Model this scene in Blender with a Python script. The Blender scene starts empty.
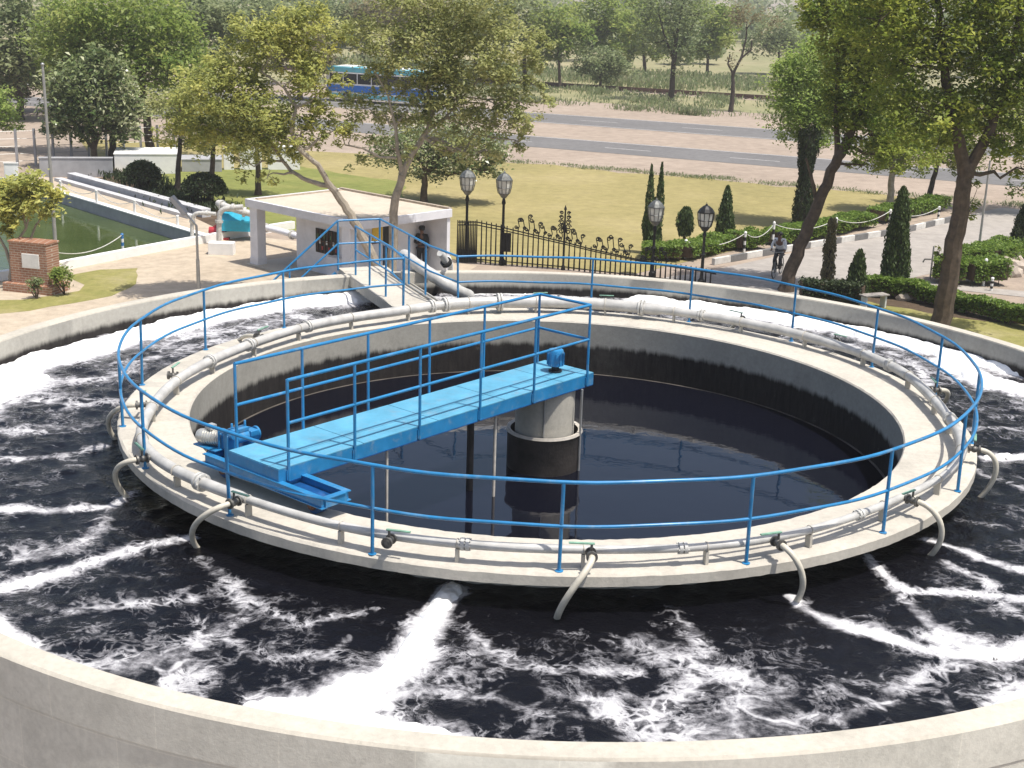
import bpy, bmesh, math, random
import numpy as np
from mathutils import Vector, Matrix, geometry
random.seed(7); rng = np.random.default_rng(7)
SC = bpy.context.scene; COL = SC.collection
rad = math.radians
# ------------------------------------------------------------------ survey helpers (camera recovered from the photo)
FPX, PITCH, ROLL = 1346.4, 0.287, 0.0309
T = 4.8                                             # top of the tank walls above the ground
CAM = np.array([-0.4974, -18.892, T + 5.838])
def ray(px, py):
    x = (px-512)/FPX; y = -(py-384)/FPX
    c, s = math.cos(ROLL), math.sin(ROLL); x, y = c*x-s*y, s*x+c*y
    return np.array([x, math.cos(PITCH)+y*math.sin(PITCH), -math.sin(PITCH)+y*math.cos(PITCH)])
def U(px, py, z=0.0):
    r = ray(px, py); return Vector(CAM + r*((z-CAM[2])/r[2]))
def UY(px, py, Y):
    r = ray(px, py); return Vector(CAM + r*((Y-CAM[1])/r[1]))
def mpp(Y): return (Y-CAM[1])/FPX*1.02               # metres per pixel about distance Y

# ------------------------------------------------------------------ materials
def new_mat(name):
    m = bpy.data.materials.new(name); m.use_nodes = True
    return m, m.node_tree, m.node_tree.nodes['Principled BSDF']
def N(nt, typ, **kw):
    n = nt.nodes.new(typ)
    for k, v in kw.items():
        if k in n.inputs.keys() if isinstance(k, str) else False: n.inputs[k].default_value = v
        else: setattr(n, k, v)
    return n
def noise(nt, scale, detail=5, rough=.6, vec=None, dist=0.0):
    n = nt.nodes.new('ShaderNodeTexNoise'); n.inputs['Scale'].default_value = scale
    n.inputs['Detail'].default_value = detail; n.inputs['Roughness'].default_value = rough
    n.inputs['Distortion'].default_value = dist
    if vec is None:
        tc = nt.nodes.get('TC') or nt.nodes.new('ShaderNodeTexCoord'); tc.name = 'TC'; vec = tc.outputs['Object']
    nt.links.new(vec, n.inputs['Vector']); return n.outputs['Fac']
def ramp(nt, fac, stops):
    r = nt.nodes.new('ShaderNodeValToRGB'); e = r.color_ramp.elements
    while len(e) < len(stops): e.new(.5)
    for el, (p, c) in zip(e, stops):
        el.position = p; el.color = (c if len(c) == 4 else (*c, 1))
    nt.links.new(fac, r.inputs['Fac']); return r.outputs['Color']
def mixc(nt, fac, a, b, mode='MIX'):
    m = nt.nodes.new('ShaderNodeMix'); m.data_type = 'RGBA'; m.blend_type = mode
    for sock, v in ((m.inputs[0], fac), (m.inputs[6], a), (m.inputs[7], b)):
        if hasattr(v, 'links'): nt.links.new(v, sock)
        elif isinstance(v, (int, float)): sock.default_value = v
        else: sock.default_value = (*v, 1)
    return m.outputs[2]
def math_(nt, op, a, b=None, c=None, clamp=False):
    m = nt.nodes.new('ShaderNodeMath'); m.operation = op; m.use_clamp = clamp
    for i, v in enumerate((a, b, c)):
        if v is None: continue
        if hasattr(v, 'links'): nt.links.new(v, m.inputs[i])
        else: m.inputs[i].default_value = v
    return m.outputs[0]
def smooth(nt, v, lo, hi):
    m = nt.nodes.new('ShaderNodeMapRange'); m.interpolation_type = 'SMOOTHSTEP'
    m.inputs['From Min'].default_value = lo; m.inputs['From Max'].default_value = hi
    nt.links.new(v, m.inputs['Value']); return m.outputs['Result']
def bump(nt, bsdf, h, strength=.3, dist=.02):
    b = nt.nodes.new('ShaderNodeBump'); b.inputs['Strength'].default_value = strength
    b.inputs['Distance'].default_value = dist
    nt.links.new(h, b.inputs['Height']); nt.links.new(b.outputs['Normal'], bsdf.inputs['Normal'])
def simple(name, col, rough=.6, var=.15, scale=6, metal=0.0, bmp=0.0, spec=.5):
    m, nt, b = new_mat(name)
    c1 = tuple(x*(1-var) for x in col); c2 = tuple(min(1, x*(1+var)) for x in col)
    nt.links.new(ramp(nt, noise(nt, scale, 6), [(.3, c1), (.7, c2)]), b.inputs['Base Color'])
    b.inputs['Roughness'].default_value = rough; b.inputs['Metallic'].default_value = metal
    b.inputs['Specular IOR Level'].default_value = spec
    if bmp: bump(nt, b, noise(nt, scale*5, 4), bmp)
    return m
def ground_mat(name, a, b_, c, s1=.25, s2=3.0, bmp=.4):
    m, nt, b = new_mat(name)
    col = ramp(nt, noise(nt, s1, 8, .62), [(.32, a), (.5, b_), (.68, c)])
    col = mixc(nt, .55, col, ramp(nt, noise(nt, s2, 8, .7), [(.3, tuple(x*.62 for x in b_)), (.7, tuple(min(1, x*1.3) for x in b_))]), 'MIX')
    nt.links.new(col, b.inputs['Base Color']); b.inputs['Roughness'].default_value = .95
    b.inputs['Specular IOR Level'].default_value = .15
    bump(nt, b, noise(nt, s2*4, 5), bmp, .05)
    return m
def z_of(nt):
    g = nt.nodes.new('ShaderNodeNewGeometry'); s = nt.nodes.new('ShaderNodeSeparateXYZ')
    nt.links.new(g.outputs['Position'], s.inputs[0]); return s.outputs['Z']

def concrete_mat(name, base, stain_z=None, warm=1.0, drip_amp=.14, runs_k=.22, seams=False):
    m, nt, b = new_mat(name)
    lo = tuple(x*.72 for x in base); hi = tuple(min(1, x*1.16) for x in base)
    col = ramp(nt, noise(nt, 1.1, 9, .68), [(.28, lo), (.5, base), (.75, hi)])
    col = mixc(nt, .35, col, ramp(nt, noise(nt, 14, 8, .7), [(.35, tuple(x*.7 for x in base)), (.65, hi)]))
    # fine pits and long pale/dark blotches
    tc = nt.nodes.get('TC'); mp = nt.nodes.new('ShaderNodeMapping'); mp.inputs['Scale'].default_value = (2.2, 2.2, .35)
    nt.links.new(tc.outputs['Object'], mp.inputs['Vector'])
    runs = noise(nt, 2.0, 6, .6, mp.outputs['Vector'])
    col = mixc(nt, math_(nt, 'MULTIPLY', smooth(nt, runs, .5, .8), runs_k), col, tuple(x*.55 for x in base))
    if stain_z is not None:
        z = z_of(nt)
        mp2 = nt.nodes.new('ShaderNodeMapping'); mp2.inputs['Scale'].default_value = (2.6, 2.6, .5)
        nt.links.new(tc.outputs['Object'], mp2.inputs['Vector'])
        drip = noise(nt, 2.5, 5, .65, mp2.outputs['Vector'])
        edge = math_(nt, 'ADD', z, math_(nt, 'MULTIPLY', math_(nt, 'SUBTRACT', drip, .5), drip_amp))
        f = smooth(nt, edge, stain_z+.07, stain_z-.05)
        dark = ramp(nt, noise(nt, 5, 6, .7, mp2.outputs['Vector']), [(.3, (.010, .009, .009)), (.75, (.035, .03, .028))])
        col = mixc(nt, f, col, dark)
    col = mixc(nt, math_(nt, 'MULTIPLY', smooth(nt, noise(nt, .42, 7, .66), .50, .72), .30), col, tuple(x*.5 for x in base))
    col = mixc(nt, math_(nt, 'MULTIPLY', smooth(nt, noise(nt, 5.5, 9, .75), .60, .72), .45), col, tuple(x*.55 for x in base))
    if seams:
        sx = nt.nodes.new('ShaderNodeSeparateXYZ'); nt.links.new(tc.outputs['Object'], sx.inputs[0]); ang = math_(nt, 'ARCTAN2', sx.outputs['Y'], sx.outputs['X'])
        cb = nt.nodes.new('ShaderNodeCombineXYZ'); nt.links.new(math_(nt, 'MULTIPLY', ang, 9.5), cb.inputs[0]); nt.links.new(sx.outputs['Z'], cb.inputs[1])
        bk_ = nt.nodes.new('ShaderNodeTexBrick'); bk_.offset = .37; nt.links.new(cb.outputs[0], bk_.inputs['Vector']); bk_.inputs['Scale'].default_value = 1; bk_.inputs['Brick Width'].default_value = 1.15; bk_.inputs['Row Height'].default_value = .62
        bk_.inputs['Mortar Size'].default_value = .006; bk_.inputs['Color1'].default_value = (1,1,1,1); bk_.inputs['Color2'].default_value = (.86,.87,.87,1); bk_.inputs['Mortar'].default_value = (1.12,1.11,1.08,1)
        col = mixc(nt, .5, col, bk_.outputs['Color'], 'MULTIPLY')
    nt.links.new(col, b.inputs['Base Color']); b.inputs['Roughness'].default_value = .9
    b.inputs['Specular IOR Level'].default_value = .25
    bump(nt, b, noise(nt, 30, 8, .7), .35, .012)
    return m

M = {}
M['slab'] = concrete_mat('ring concrete', (.50, .465, .40))
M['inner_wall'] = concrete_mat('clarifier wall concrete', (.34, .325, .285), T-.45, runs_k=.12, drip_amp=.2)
M['wall_top'] = concrete_mat('tank wall coping', (.50, .465, .395))
M['wall_out'] = concrete_mat('tank wall plaster', (.62, .61, .545), seams=True)
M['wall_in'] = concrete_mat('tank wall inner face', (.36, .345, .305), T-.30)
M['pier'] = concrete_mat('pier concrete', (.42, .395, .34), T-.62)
M['drum'] = simple('drum dark steel', (.055, .047, .042), .6, .35, 4, .2, .3)
M['rim'] = simple('drum rim', (.5, .46, .4), .8, .2, 8)
def blue_paint(name, col, rough):
    m, nt, b = new_mat(name)
    c = ramp(nt, noise(nt, 3.0, 8, .65), [(.25, tuple(x*.72 for x in col)), (.55, col), (.8, tuple(min(1, x*1.25+.01) for x in col))])
    c = mixc(nt, math_(nt, 'MULTIPLY', smooth(nt, noise(nt, 5, 9, .75), .5, .68), .5), c, (.20, .29, .36))
    c = mixc(nt, math_(nt, 'MULTIPLY', smooth(nt, noise(nt, 24, 7, .75), .66, .72), .75), c, (.13, .06, .03))
    nt.links.new(c, b.inputs['Base Color']); b.inputs['Roughness'].default_value = rough
    bump(nt, b, noise(nt, 40, 4), .1, .004); return m
M['blue'] = blue_paint('blue gloss paint', (.022, .195, .42), .28)
M['deck'] = blue_paint('blue deck paint', (.10, .335, .49), .5)
M['darkblue'] = simple('dark blue paint', (.008, .07, .22), .4, .3, 9)
M['pipe'] = simple('grey pvc pipe', (.47, .46, .435), .42, .22, 4, 0, .08)
M['hose'] = simple('pale hose', (.55, .51, .42), .5, .15, 10)
M['flange'] = simple('pipe flange', (.50, .49, .46), .55, .25, 15)
M['valve'] = simple('dark valve iron', (.13, .125, .115), .5, .5, 20, .5)
M['handle'] = simple('green valve handle', (.20, .36, .26), .5, .3, 12)
M['motor'] = simple('grey motor casing', (.55, .54, .50), .35, .2, 14, .5)
M['iron'] = simple('black wrought iron', (.008, .008, .008), .6, .4, 8, 0, 0, .25)
M['lantern'] = simple('aged lantern metal', (.14, .145, .14), .45, .4, 12, .5)
M['lanternblack'] = simple('black lantern metal', (.02, .02, .02), .4, .3, 12, .4)
M['glass'] = simple('frosted lantern glass', (.62, .62, .56), .25, .12, 6)
M['steel'] = simple('galvanised steel', (.36, .36, .35), .45, .15, 6, .5)
M['white'] = simple('white wall paint', (.78, .77, .75), .8, .07, 3)
M['whiteblue'] = simple('whitewash', (.70, .70, .74), .8, .1, 2.2)
M['grey'] = simple('grey render', (.34, .34, .35), .85, .15, 2)
M['roof'] = concrete_mat('hut roof screed', (.54, .47, .38))
M['roofedge'] = simple('roof edge', (.40, .33, .26), .9, .25, 6)
M['yellow'] = simple('yellow notice', (.75, .50, .05), .6, .1, 5)
M['black'] = simple('black', (.012, .012, .013), .6, .3, 8)
M['red'] = simple('red pump paint', (.42, .03, .04), .45, .25, 10)
M['teal'] = simple('turquoise cover', (.02, .36, .52), .45, .15, 5)
M['plaque'] = simple('white plaque', (.72, .71, .67), .5, .08, 6)
M['bark'] = simple('brown bark', (.085, .062, .045), .95, .45, 5, 0, .8)
M['barkdark'] = simple('dark bark', (.05, .038, .03), .95, .4, 5, 0, .8)
M['barkpale'] = simple('pale bark', (.30, .26, .205), .9, .3, 4, 0, .6)
M['skin'] = simple('skin', (.16, .085, .055), .6, .1, 5)
M['shirt'] = simple('white shirt', (.66, .67, .69), .8, .08, 5)
M['trousers'] = simple('dark trousers', (.05, .05, .055), .8, .2, 5)
M['khaki'] = simple('dark uniform', (.022, .024, .028), .85, .2, 5)
M['rust'] = simple('rusty brown iron', (.10, .05, .035), .8, .4, 10)
M['stone'] = simple('rock', (.40, .34, .28), .95, .3, 3, 0, .5)
M['bollardwhite'] = simple('bollard white', (.74, .73, .70), .6, .08, 5)
M['chain'] = simple('pale chain', (.55, .54, .50), .6, .2, 9)
M['bluepost'] = simple('blue post paint', (.03, .16, .40), .5, .2, 8)
M['busglass'] = simple('dark bus glass', (.015, .018, .022), .12, .2, 3)
M['bluebus'] = simple('blue bus stripe', (.01, .14, .50), .35, .1, 3)
M['tealbus'] = simple('teal bus roof', (.12, .42, .50), .4, .12, 2)
M['hedgegreen'] = simple('green packet', (.06, .2, .06), .6, .2, 5)
M['grey2'] = simple('pale grey render', (.50, .50, .51), .85, .15, 2)
M['drive2'] = simple('dusty white kerb paint', (.58, .56, .52), .85, .2, 4)
M['weir'] = simple('stained weir rim', (.075, .065, .055), .8, .6, 2.5)
M['tyre'] = simple('tyre', (.015, .015, .015), .8, .2, 10)
def brick_mat():
    m, nt, b = new_mat('red brick')
    t = nt.nodes.new('ShaderNodeTexBrick'); tc = nt.nodes.new('ShaderNodeTexCoord'); mp = nt.nodes.new('ShaderNodeMapping')
    mp.inputs['Rotation'].default_value = (rad(90), 0, 0)
    nt.links.new(tc.outputs['Object'], mp.inputs['Vector']); nt.links.new(mp.outputs['Vector'], t.inputs['Vector'])
    t.inputs['Scale'].default_value = 1; t.inputs['Brick Width'].default_value = .24; t.inputs['Row Height'].default_value = .085
    t.inputs['Mortar Size'].default_value = .012
    t.inputs['Color1'].default_value = (.34, .17, .10, 1); t.inputs['Color2'].default_value = (.26, .12, .07, 1)
    t.inputs['Mortar'].default_value = (.42, .34, .27, 1)
    nt.links.new(t.outputs['Color'], b.inputs['Base Color']); b.inputs['Roughness'].default_value = .9; return m
M['brick'] = brick_mat()
M['dirt'] = ground_mat('bare dirt', (.275, .22, .175), (.34, .275, .22), (.42, .345, .28), .12, 1.2)
M['sand'] = ground_mat('sandy yard', (.38, .31, .235), (.455, .38, .29), (.50, .43, .34), .30, 2.2)
M['lawn'] = ground_mat('dry lawn', (.215, .19, .078), (.295, .25, .108), (.40, .33, .175), .13, 1.7)
M['lawngreen'] = ground_mat('green lawn', (.12, .15, .04), (.19, .205, .06), (.28, .26, .095), .4, 2)
M['mixedgrass'] = ground_mat('patchy grass', (.15, .17, .04), (.26, .24, .085), (.40, .34, .20), .7, 4)
M['asphalt'] = ground_mat('worn asphalt', (.135, .132, .13), (.165, .16, .157), (.20, .195, .19), .2, 2, .15)
M['drive'] = ground_mat('pale drive concrete', (.28, .255, .23), (.345, .315, .285), (.40, .365, .33), .3, 2, .15)
M['cobble'] = ground_mat('stone paving', (.17, .15, .14), (.27, .25, .23), (.42, .39, .36), 2.2, 6, .3)
M['field'] = ground_mat('scrub field', (.17, .20, .085), (.28, .26, .145), (.40, .32, .22), .035, .3)
M['gravel'] = ground_mat('track ballast', (.22, .18, .15), (.32, .26, .21), (.42, .35, .29), .5, 5)
M['soil'] = ground_mat('dark soil', (.06, .042, .03), (.10, .072, .05), (.18, .13, .09), 1.0, 5)
M['roadline'] = simple('worn road paint', (.50, .48, .46), .8, .25, 3)

def leaf_mat(name, dark, mid, light, trans=.25, rough=.55):
    m, nt, b = new_mat(name)
    at = nt.nodes.new('ShaderNodeAttribute'); at.attribute_name = 'tint'
    col = ramp(nt, at.outputs['Fac'], [(.0, dark), (.5, mid), (1.0, light)])
    nt.links.new(col, b.inputs['Base Color']); b.inputs['Roughness'].default_value = rough
    b.inputs['Specular IOR Level'].default_value = .35
    tr = nt.nodes.new('ShaderNodeBsdfTranslucent'); nt.links.new(col, tr.inputs['Color'])
    ms = nt.nodes.new('ShaderNodeMixShader'); ms.inputs[0].default_value = min(.5, trans+.12)
    out = nt.nodes['Material Output']
    nt.links.new(b.outputs[0], ms.inputs[1]); nt.links.new(tr.outputs[0], ms.inputs[2]); nt.links.new(ms.outputs[0], out.inputs['Surface'])
    return m
L = {}
L['yellowgreen'] = leaf_mat('yellow green leaves', (.24, .28, .085), (.46, .48, .15), (.70, .66, .19), .4)
L['olive'] = leaf_mat('olive leaves', (.22, .26, .085), (.43, .45, .18), (.62, .60, .30), .4)
L['deep'] = leaf_mat('deep green leaves', (.11, .175, .026), (.27, .335, .055), (.50, .52, .115), .38)
L['bright'] = leaf_mat('fresh green leaves', (.20, .30, .06), (.34, .45, .11), (.48, .54, .18), .4)
L['glossy'] = leaf_mat('glossy leaves', (.05, .10, .025), (.25, .30, .125), (.62, .62, .42), .18, .3)  # pale end of the tint paints shiny highlights into the leaf colour
L['mid'] = leaf_mat('mid green leaves', (.13, .21, .045), (.28, .36, .085), (.44, .47, .15), .38)
L['grey'] = leaf_mat('grey green leaves', (.13, .18, .075), (.26, .31, .145), (.38, .41, .22), .34)
L['dry'] = leaf_mat('dry brown leaves', (.15, .13, .065), (.25, .22, .115), (.36, .31, .18), .3)
L['cypress'] = leaf_mat('conifer sprays', (.03, .055, .016), (.07, .11, .032), (.14, .19, .06), .15)
L['hedge'] = leaf_mat('hedge leaves', (.06, .12, .015), (.15, .24, .035), (.27, .36, .07), .28)
L['topiary'] = leaf_mat('dark topiary leaves', (.016, .028, .010), (.035, .055, .018), (.07, .09, .03), .1)
L['scrub'] = leaf_mat('scrub grass blades', (.16, .21, .09), (.28, .33, .16), (.44, .40, .26), .36)

# ------------------------------------------------------------------ mesh builder
class MB:
    def __init__(s): s.v = []; s.f = []; s.mi = []; s.cur = 0
    def add(s, vs, fs):
        o = len(s.v); s.v += [tuple(p) for p in vs]; s.f += [tuple(i+o for i in f) for f in fs]; s.mi += [s.cur]*len(fs); return s
    def box(s, c, size, ax=None):
        ax = ax or (Vector((1,0,0)), Vector((0,1,0)), Vector((0,0,1))); c = Vector(c); h = [x/2 for x in size]
        vs = [c+ax[0]*h[0]*i+ax[1]*h[1]*j+ax[2]*h[2]*k for k in (-1,1) for j in (-1,1) for i in (-1,1)]
        return s.add(vs, [(0,2,3,1),(4,5,7,6),(0,1,5,4),(2,6,7,3),(0,4,6,2),(1,3,7,5)])
    def beam(s, p, q, w, h):
        p = Vector(p); q = Vector(q); a = (q-p).normalized(); up = Vector((0,0,1))
        if abs(a.z) > .95: up = Vector((0,1,0))
        b = up.cross(a).normalized(); c = a.cross(b)
        return s.box((p+q)/2, ((q-p).length, w, h), (a, b, c))
    def tube(s, path, r, n=8, closed=False, caps=True):
        P = [Vector(p) for p in path]; k = len(P); R = r if hasattr(r, '__len__') else [r]*k
        vs = []; prev = None
        for i in range(k):
            if closed: t = P[(i+1) % k]-P[i-1]
            else: t = P[min(i+1, k-1)]-P[max(i-1, 0)]
            t = t.normalized() if t.length > 1e-9 else Vector((0,0,1))
            if prev is None:
                a = Vector((0,0,1)) if abs(t.z) < .9 else Vector((1,0,0)); u = t.cross(a).normalized()
            else:
                u = prev - t*prev.dot(t); u = u.normalized() if u.length > 1e-6 else t.orthogonal().normalized()
            prev = u; w = t.cross(u)
            vs += [P[i]+(u*math.cos(2*math.pi*j/n)+w*math.sin(2*math.pi*j/n))*R[i] for j in range(n)]
        fs = []
        for i in range(k if closed else k-1):
            a = i*n; b = ((i+1) % k)*n
            fs += [(a+j, a+(j+1) % n, b+(j+1) % n, b+j) for j in range(n)]
        if caps and not closed: fs += [tuple(range(n-1, -1, -1)), tuple((k-1)*n+j for j in range(n))]
        return s.add(vs, fs)
    def cyl(s, p, q, r, r2=None, n=12): return s.tube([p, q], [r, r if r2 is None else r2], n)
    def lathe(s, prof, c=(0,0,0), n=16, caps=True):
        c = Vector(c); vs = []; k = len(prof)
        for (r, z) in prof: vs += [c+Vector((r*math.cos(2*math.pi*j/n), r*math.sin(2*math.pi*j/n), z)) for j in range(n)]
        fs = [(i*n+j, i*n+(j+1) % n, (i+1)*n+(j+1) % n, (i+1)*n+j) for i in range(k-1) for j in range(n)]
        if caps: fs += [tuple(range(n-1, -1, -1)), tuple((k-1)*n+j for j in range(n))]
        return s.add(vs, fs)
    def ring(s, prof, n=360):                        # closed profile (r,z) swept round the tank axis
        vs = []; k = len(prof)
        for j in range(n):
            a = 2*math.pi*j/n
            vs += [(r*math.cos(a), r*math.sin(a), z) for r, z in prof]
        fs = [(j*k+i, j*k+(i+1) % k, ((j+1) % n)*k+(i+1) % k, ((j+1) % n)*k+i) for j in range(n) for i in range(k)]
        return s.add(vs, fs)
    def prism(s, poly, z0, z1):
        n = len(poly); vs = [(p[0], p[1], z0) for p in poly]+[(p[0], p[1], z1) for p in poly]
        return s.add(vs, [tuple(range(n-1, -1, -1)), tuple(range(n, 2*n))]+[(i, (i+1) % n, n+(i+1) % n, n+i) for i in range(n)])
    def ball(s, c, r, n=10, m=6, sq=(1,1,1)):
        c = Vector(c); vs = [c+Vector((0,0,-r*sq[2]))]
        for i in range(1, m):
            t = math.pi*i/m-math.pi/2
            vs += [c+Vector((math.cos(t)*math.cos(2*math.pi*j/n)*r*sq[0], math.cos(t)*math.sin(2*math.pi*j/n)*r*sq[1], math.sin(t)*r*sq[2])) for j in range(n)]
        vs.append(c+Vector((0,0,r*sq[2]))); fs = [(0, 1+(j+1) % n, 1+j) for j in range(n)]
        for i in range(m-2): fs += [(1+i*n+j, 1+i*n+(j+1) % n, 1+(i+1)*n+(j+1) % n, 1+(i+1)*n+j) for j in range(n)]
        e = len(vs)-1; fs += [(e, 1+(m-2)*n+j, 1+(m-2)*n+(j+1) % n) for j in range(n)]
        return s.add(vs, fs)
    def build(s, name, mats, parent=None, smooth_=True, bevel=0):
        me = bpy.data.meshes.new(name); me.from_pydata(s.v, [], s.f)
        mats = mats if isinstance(mats, (list, tuple)) else [mats]
        for m in mats: me.materials.append(m)
        if len(mats) > 1: me.polygons.foreach_set('material_index', s.mi)
        bm = bmesh.new(); bm.from_mesh(me); bmesh.ops.recalc_face_normals(bm, faces=bm.faces); bm.to_mesh(me); bm.free()
        if smooth_:
            me.polygons.foreach_set('use_smooth', [True]*len(me.polygons)); me.set_sharp_from_angle(angle=rad(38))
        me.update()
        o = bpy.data.objects.new(name, me); COL.objects.link(o)
        if bevel:
            md = o.modifiers.new('bevel', 'BEVEL'); md.width = bevel; md.segments = 2; md.limit_method = 'ANGLE'
        if parent: attach(o, parent)
        return o
def attach(o, parent):
    o.parent = parent; o.matrix_parent_inverse = Matrix.Translation(parent.location).inverted() if not parent.rotation_euler.z else parent.matrix_basis.inverted()
def tag(o, label=None, cat=None, group=None, kind=None):
    if label: o['label'] = label
    if cat: o['category'] = cat
    if group: o['group'] = group
    if kind: o['kind'] = kind
    return o
def thing(name, label, cat, loc=(0,0,0), group=None, rz=0):
    o = bpy.data.objects.new(name, None); COL.objects.link(o); o.location = loc; o.rotation_euler.z = rz
    o.empty_display_size = .2
    return tag(o, label, cat, group)
def copy_thing(root, loc, label=None, rz=None):
    r = root.copy(); COL.objects.link(r); r.location = loc
    if rz is not None: r.rotation_euler.z = rz
    if label: r['label'] = label
    for ch in list(root.children):
        c = ch.copy(); COL.objects.link(c); c.parent = r
        for g in list(ch.children):
            d = g.copy(); COL.objects.link(d); d.parent = c
    return r
def at_origin(fn):                                   # build a prototype around (0,0,0)
    return fn
def sheet(name, poly, z, mat, holes=(), kind='structure', sub=0):
    loops = [[Vector((p[0], p[1], 0)) for p in poly]]+[[Vector((p[0], p[1], 0)) for p in h] for h in holes]
    tris = geometry.tessellate_polygon(loops); pts = [p for l in loops for p in l]
    me = bpy.data.meshes.new(name); me.from_pydata([(p.x, p.y, z) for p in pts], [], [tuple(t) for t in tris])
    me.materials.append(mat)
    bm = bmesh.new(); bm.from_mesh(me)
    for f in bm.faces:
        if f.normal.z < 0: f.normal_flip()
    bm.to_mesh(me); bm.free()
    o = bpy.data.objects.new(name, me); COL.objects.link(o); o['kind'] = kind; return o

# ------------------------------------------------------------------ leaves
def leaves(name, cen, size, tint, mat, parent=None, aspect=.5, up=.35, vertical=False):
    n = len(cen); cen = np.asarray(cen, float)
    nr = rng.normal(size=(n,3)); nr[:,2] = np.abs(nr[:,2])+up; nr /= np.linalg.norm(nr, axis=1)[:,None]
    a = rng.normal(size=(n,3))
    if vertical: a = rng.normal(size=(n,3))*.35+np.array([0,0,1.0])
    if vertical: a /= np.linalg.norm(a, axis=1)[:,None]; b = np.cross(a, rng.normal(size=(n,3)))
    else:
        a -= nr*(a*nr).sum(1)[:,None]; a /= np.linalg.norm(a, axis=1)[:,None]; b = np.cross(nr, a)
    b /= np.linalg.norm(b, axis=1)[:,None]
    l = (size*rng.uniform(.6, 1.35, n))[:,None]; w = l*aspect
    fold = np.cross(a, b)*l*.18
    v = np.empty((n,4,3)); v[:,0] = cen-a*l*.5; v[:,1] = cen+b*w*.5+fold; v[:,2] = cen+a*l*.5; v[:,3] = cen-b*w*.5+fold
    me = bpy.data.meshes.new(name); me.vertices.add(4*n); me.vertices.foreach_set('co', v.astype(np.float32).ravel())
    me.loops.add(4*n); me.loops.foreach_set('vertex_index', np.arange(4*n, dtype=np.int32))
    me.polygons.add(n); me.polygons.foreach_set('loop_start', np.arange(0, 4*n, 4, dtype=np.int32))
    at = me.attributes.new('tint', 'FLOAT', 'FACE'); at.data.foreach_set('value', np.clip(tint, 0, 1).astype(np.float32))
    me.materials.append(mat); me.update(calc_edges=True)
    o = bpy.data.objects.new(name, me); COL.objects.link(o)
    if parent: attach(o, parent)
    return o
def clump_points(c, r, n, twigs=None, fill=.45, spread=.16):
    """Leaf centres on twig sprays scattered through an ellipsoid; returns points, tints, twig ends."""
    twigs = twigs or max(6, n//26)
    d = rng.normal(size=(twigs,3)); d /= np.linalg.norm(d, axis=1)[:,None]
    rr = fill+(1-fill)*rng.random(twigs)**.6
    rr *= rng.uniform(.75, 1.18, twigs)
    t = d*rr[:,None]*np.array(r)+np.array(c)
    wgt = rng.random(twigs)**1.5+.15; idx = rng.choice(twigs, n, p=wgt/wgt.sum())
    p = t[idx]+rng.normal(size=(n,3))*np.mean(r)*spread*np.array([1,1,.75])
    tw_t = rng.normal(.45, .17, twigs)
    tint = tw_t[idx]+rng.normal(0, .13, n)
    return p, tint, t
def jitter_path(p, q, k, amp):
    p = Vector(p); q = Vector(q); out = [p]
    for i in range(1, k):
        f = i/k; out.append(p.lerp(q, f)+Vector(rng.normal(size=3))*amp*math.sin(math.pi*f))
    return out+[q]
def tree(name, label, trunks, clumps, nleaf, lsize, leafmat, bark, group=None, r0=.18, spread=.16, aspect=.5, fill=.45, limbs=True, up=.35):
    """trunks: list of ([points], r_start, r_end); clumps: list of (centre, (rx,ry,rz), weight)."""
    base = Vector(trunks[0][0][0]); root = thing(name, label, 'tree', base, group)
    mb = MB(); nodes = []
    for pts, a, b in trunks:
        P = [Vector(p) for p in pts]; fine = []
        for i in range(len(P)-1):
            for k in range(4):
                fine.append(P[i].lerp(P[i+1], k/4)+(Vector(rng.normal(size=3))*a*.09 if (i or k) else Vector()))
        fine.append(P[-1]); n = len(fine)
        rs = [a+(b-a)*i/(n-1) for i in range(n)]; rs[0] *= 1.25
        mb.tube(fine, rs, 9); nodes += [(p, r) for p, r in zip(fine[n//3:], rs[n//3:])]
    tot = sum(w*c[1][0]*c[1][2] for c in clumps for w in (c[2],))
    P = []; Tn = []
    for c, r, w in clumps:
        n = int(nleaf*w*r[0]*r[2]/tot)
        if n < 8: continue
        p, t, tw = clump_points(c, r, n, fill=fill, spread=spread); P.append(p); Tn.append(t+rng.normal(0, .07))
        if limbs:
            cv = Vector(c); q, rq = min(nodes, key=lambda nd: (nd[0]-cv).length+max(0, nd[0].z-cv.z)*1.5)
            path = jitter_path(q, cv, 5, (cv-q).length*.07); k = len(path); r1 = min(rq*.8, .05+.018*(cv-q).length)
            mb.tube(path, [r1*(1-.72*i/(k-1)) for i in range(k)], 6)
            for e in tw[rng.choice(len(tw), min(len(tw), 6), replace=False)]:
                pp = jitter_path(cv, Vector(e), 3, .06); mb.tube(pp, [r1*.26, r1*.2, r1*.14, r1*.07], 4, caps=False)
    mb.build('trunk', bark, root)
    P = np.concatenate(P); Tn = np.concatenate(Tn); keep = P[:,2] > base.z+.15
    leaves('crown', P[keep], lsize, Tn[keep], leafmat, root, aspect, up+.55)
    return root
def pxc(Y, lst, depth=.8, jit=.35):
    """crown clumps given as seen: (px,py,rx,ry[,weight]) at distance Y, each a round mass with its own depth."""
    out = []
    for q in lst:
        px, py, rx, ry = q[:4]; w = q[4] if len(q) > 4 else 1
        m = mpp(Y); dy = rng.uniform(-1, 1)*jit*rx*m
        out.append((UY(px, py, Y+dy), (rx*m, rx*m*depth, ry*m), w))
    return out
def pxp(Y, lst): return [UY(px, py, Y) for px, py in lst]
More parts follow.
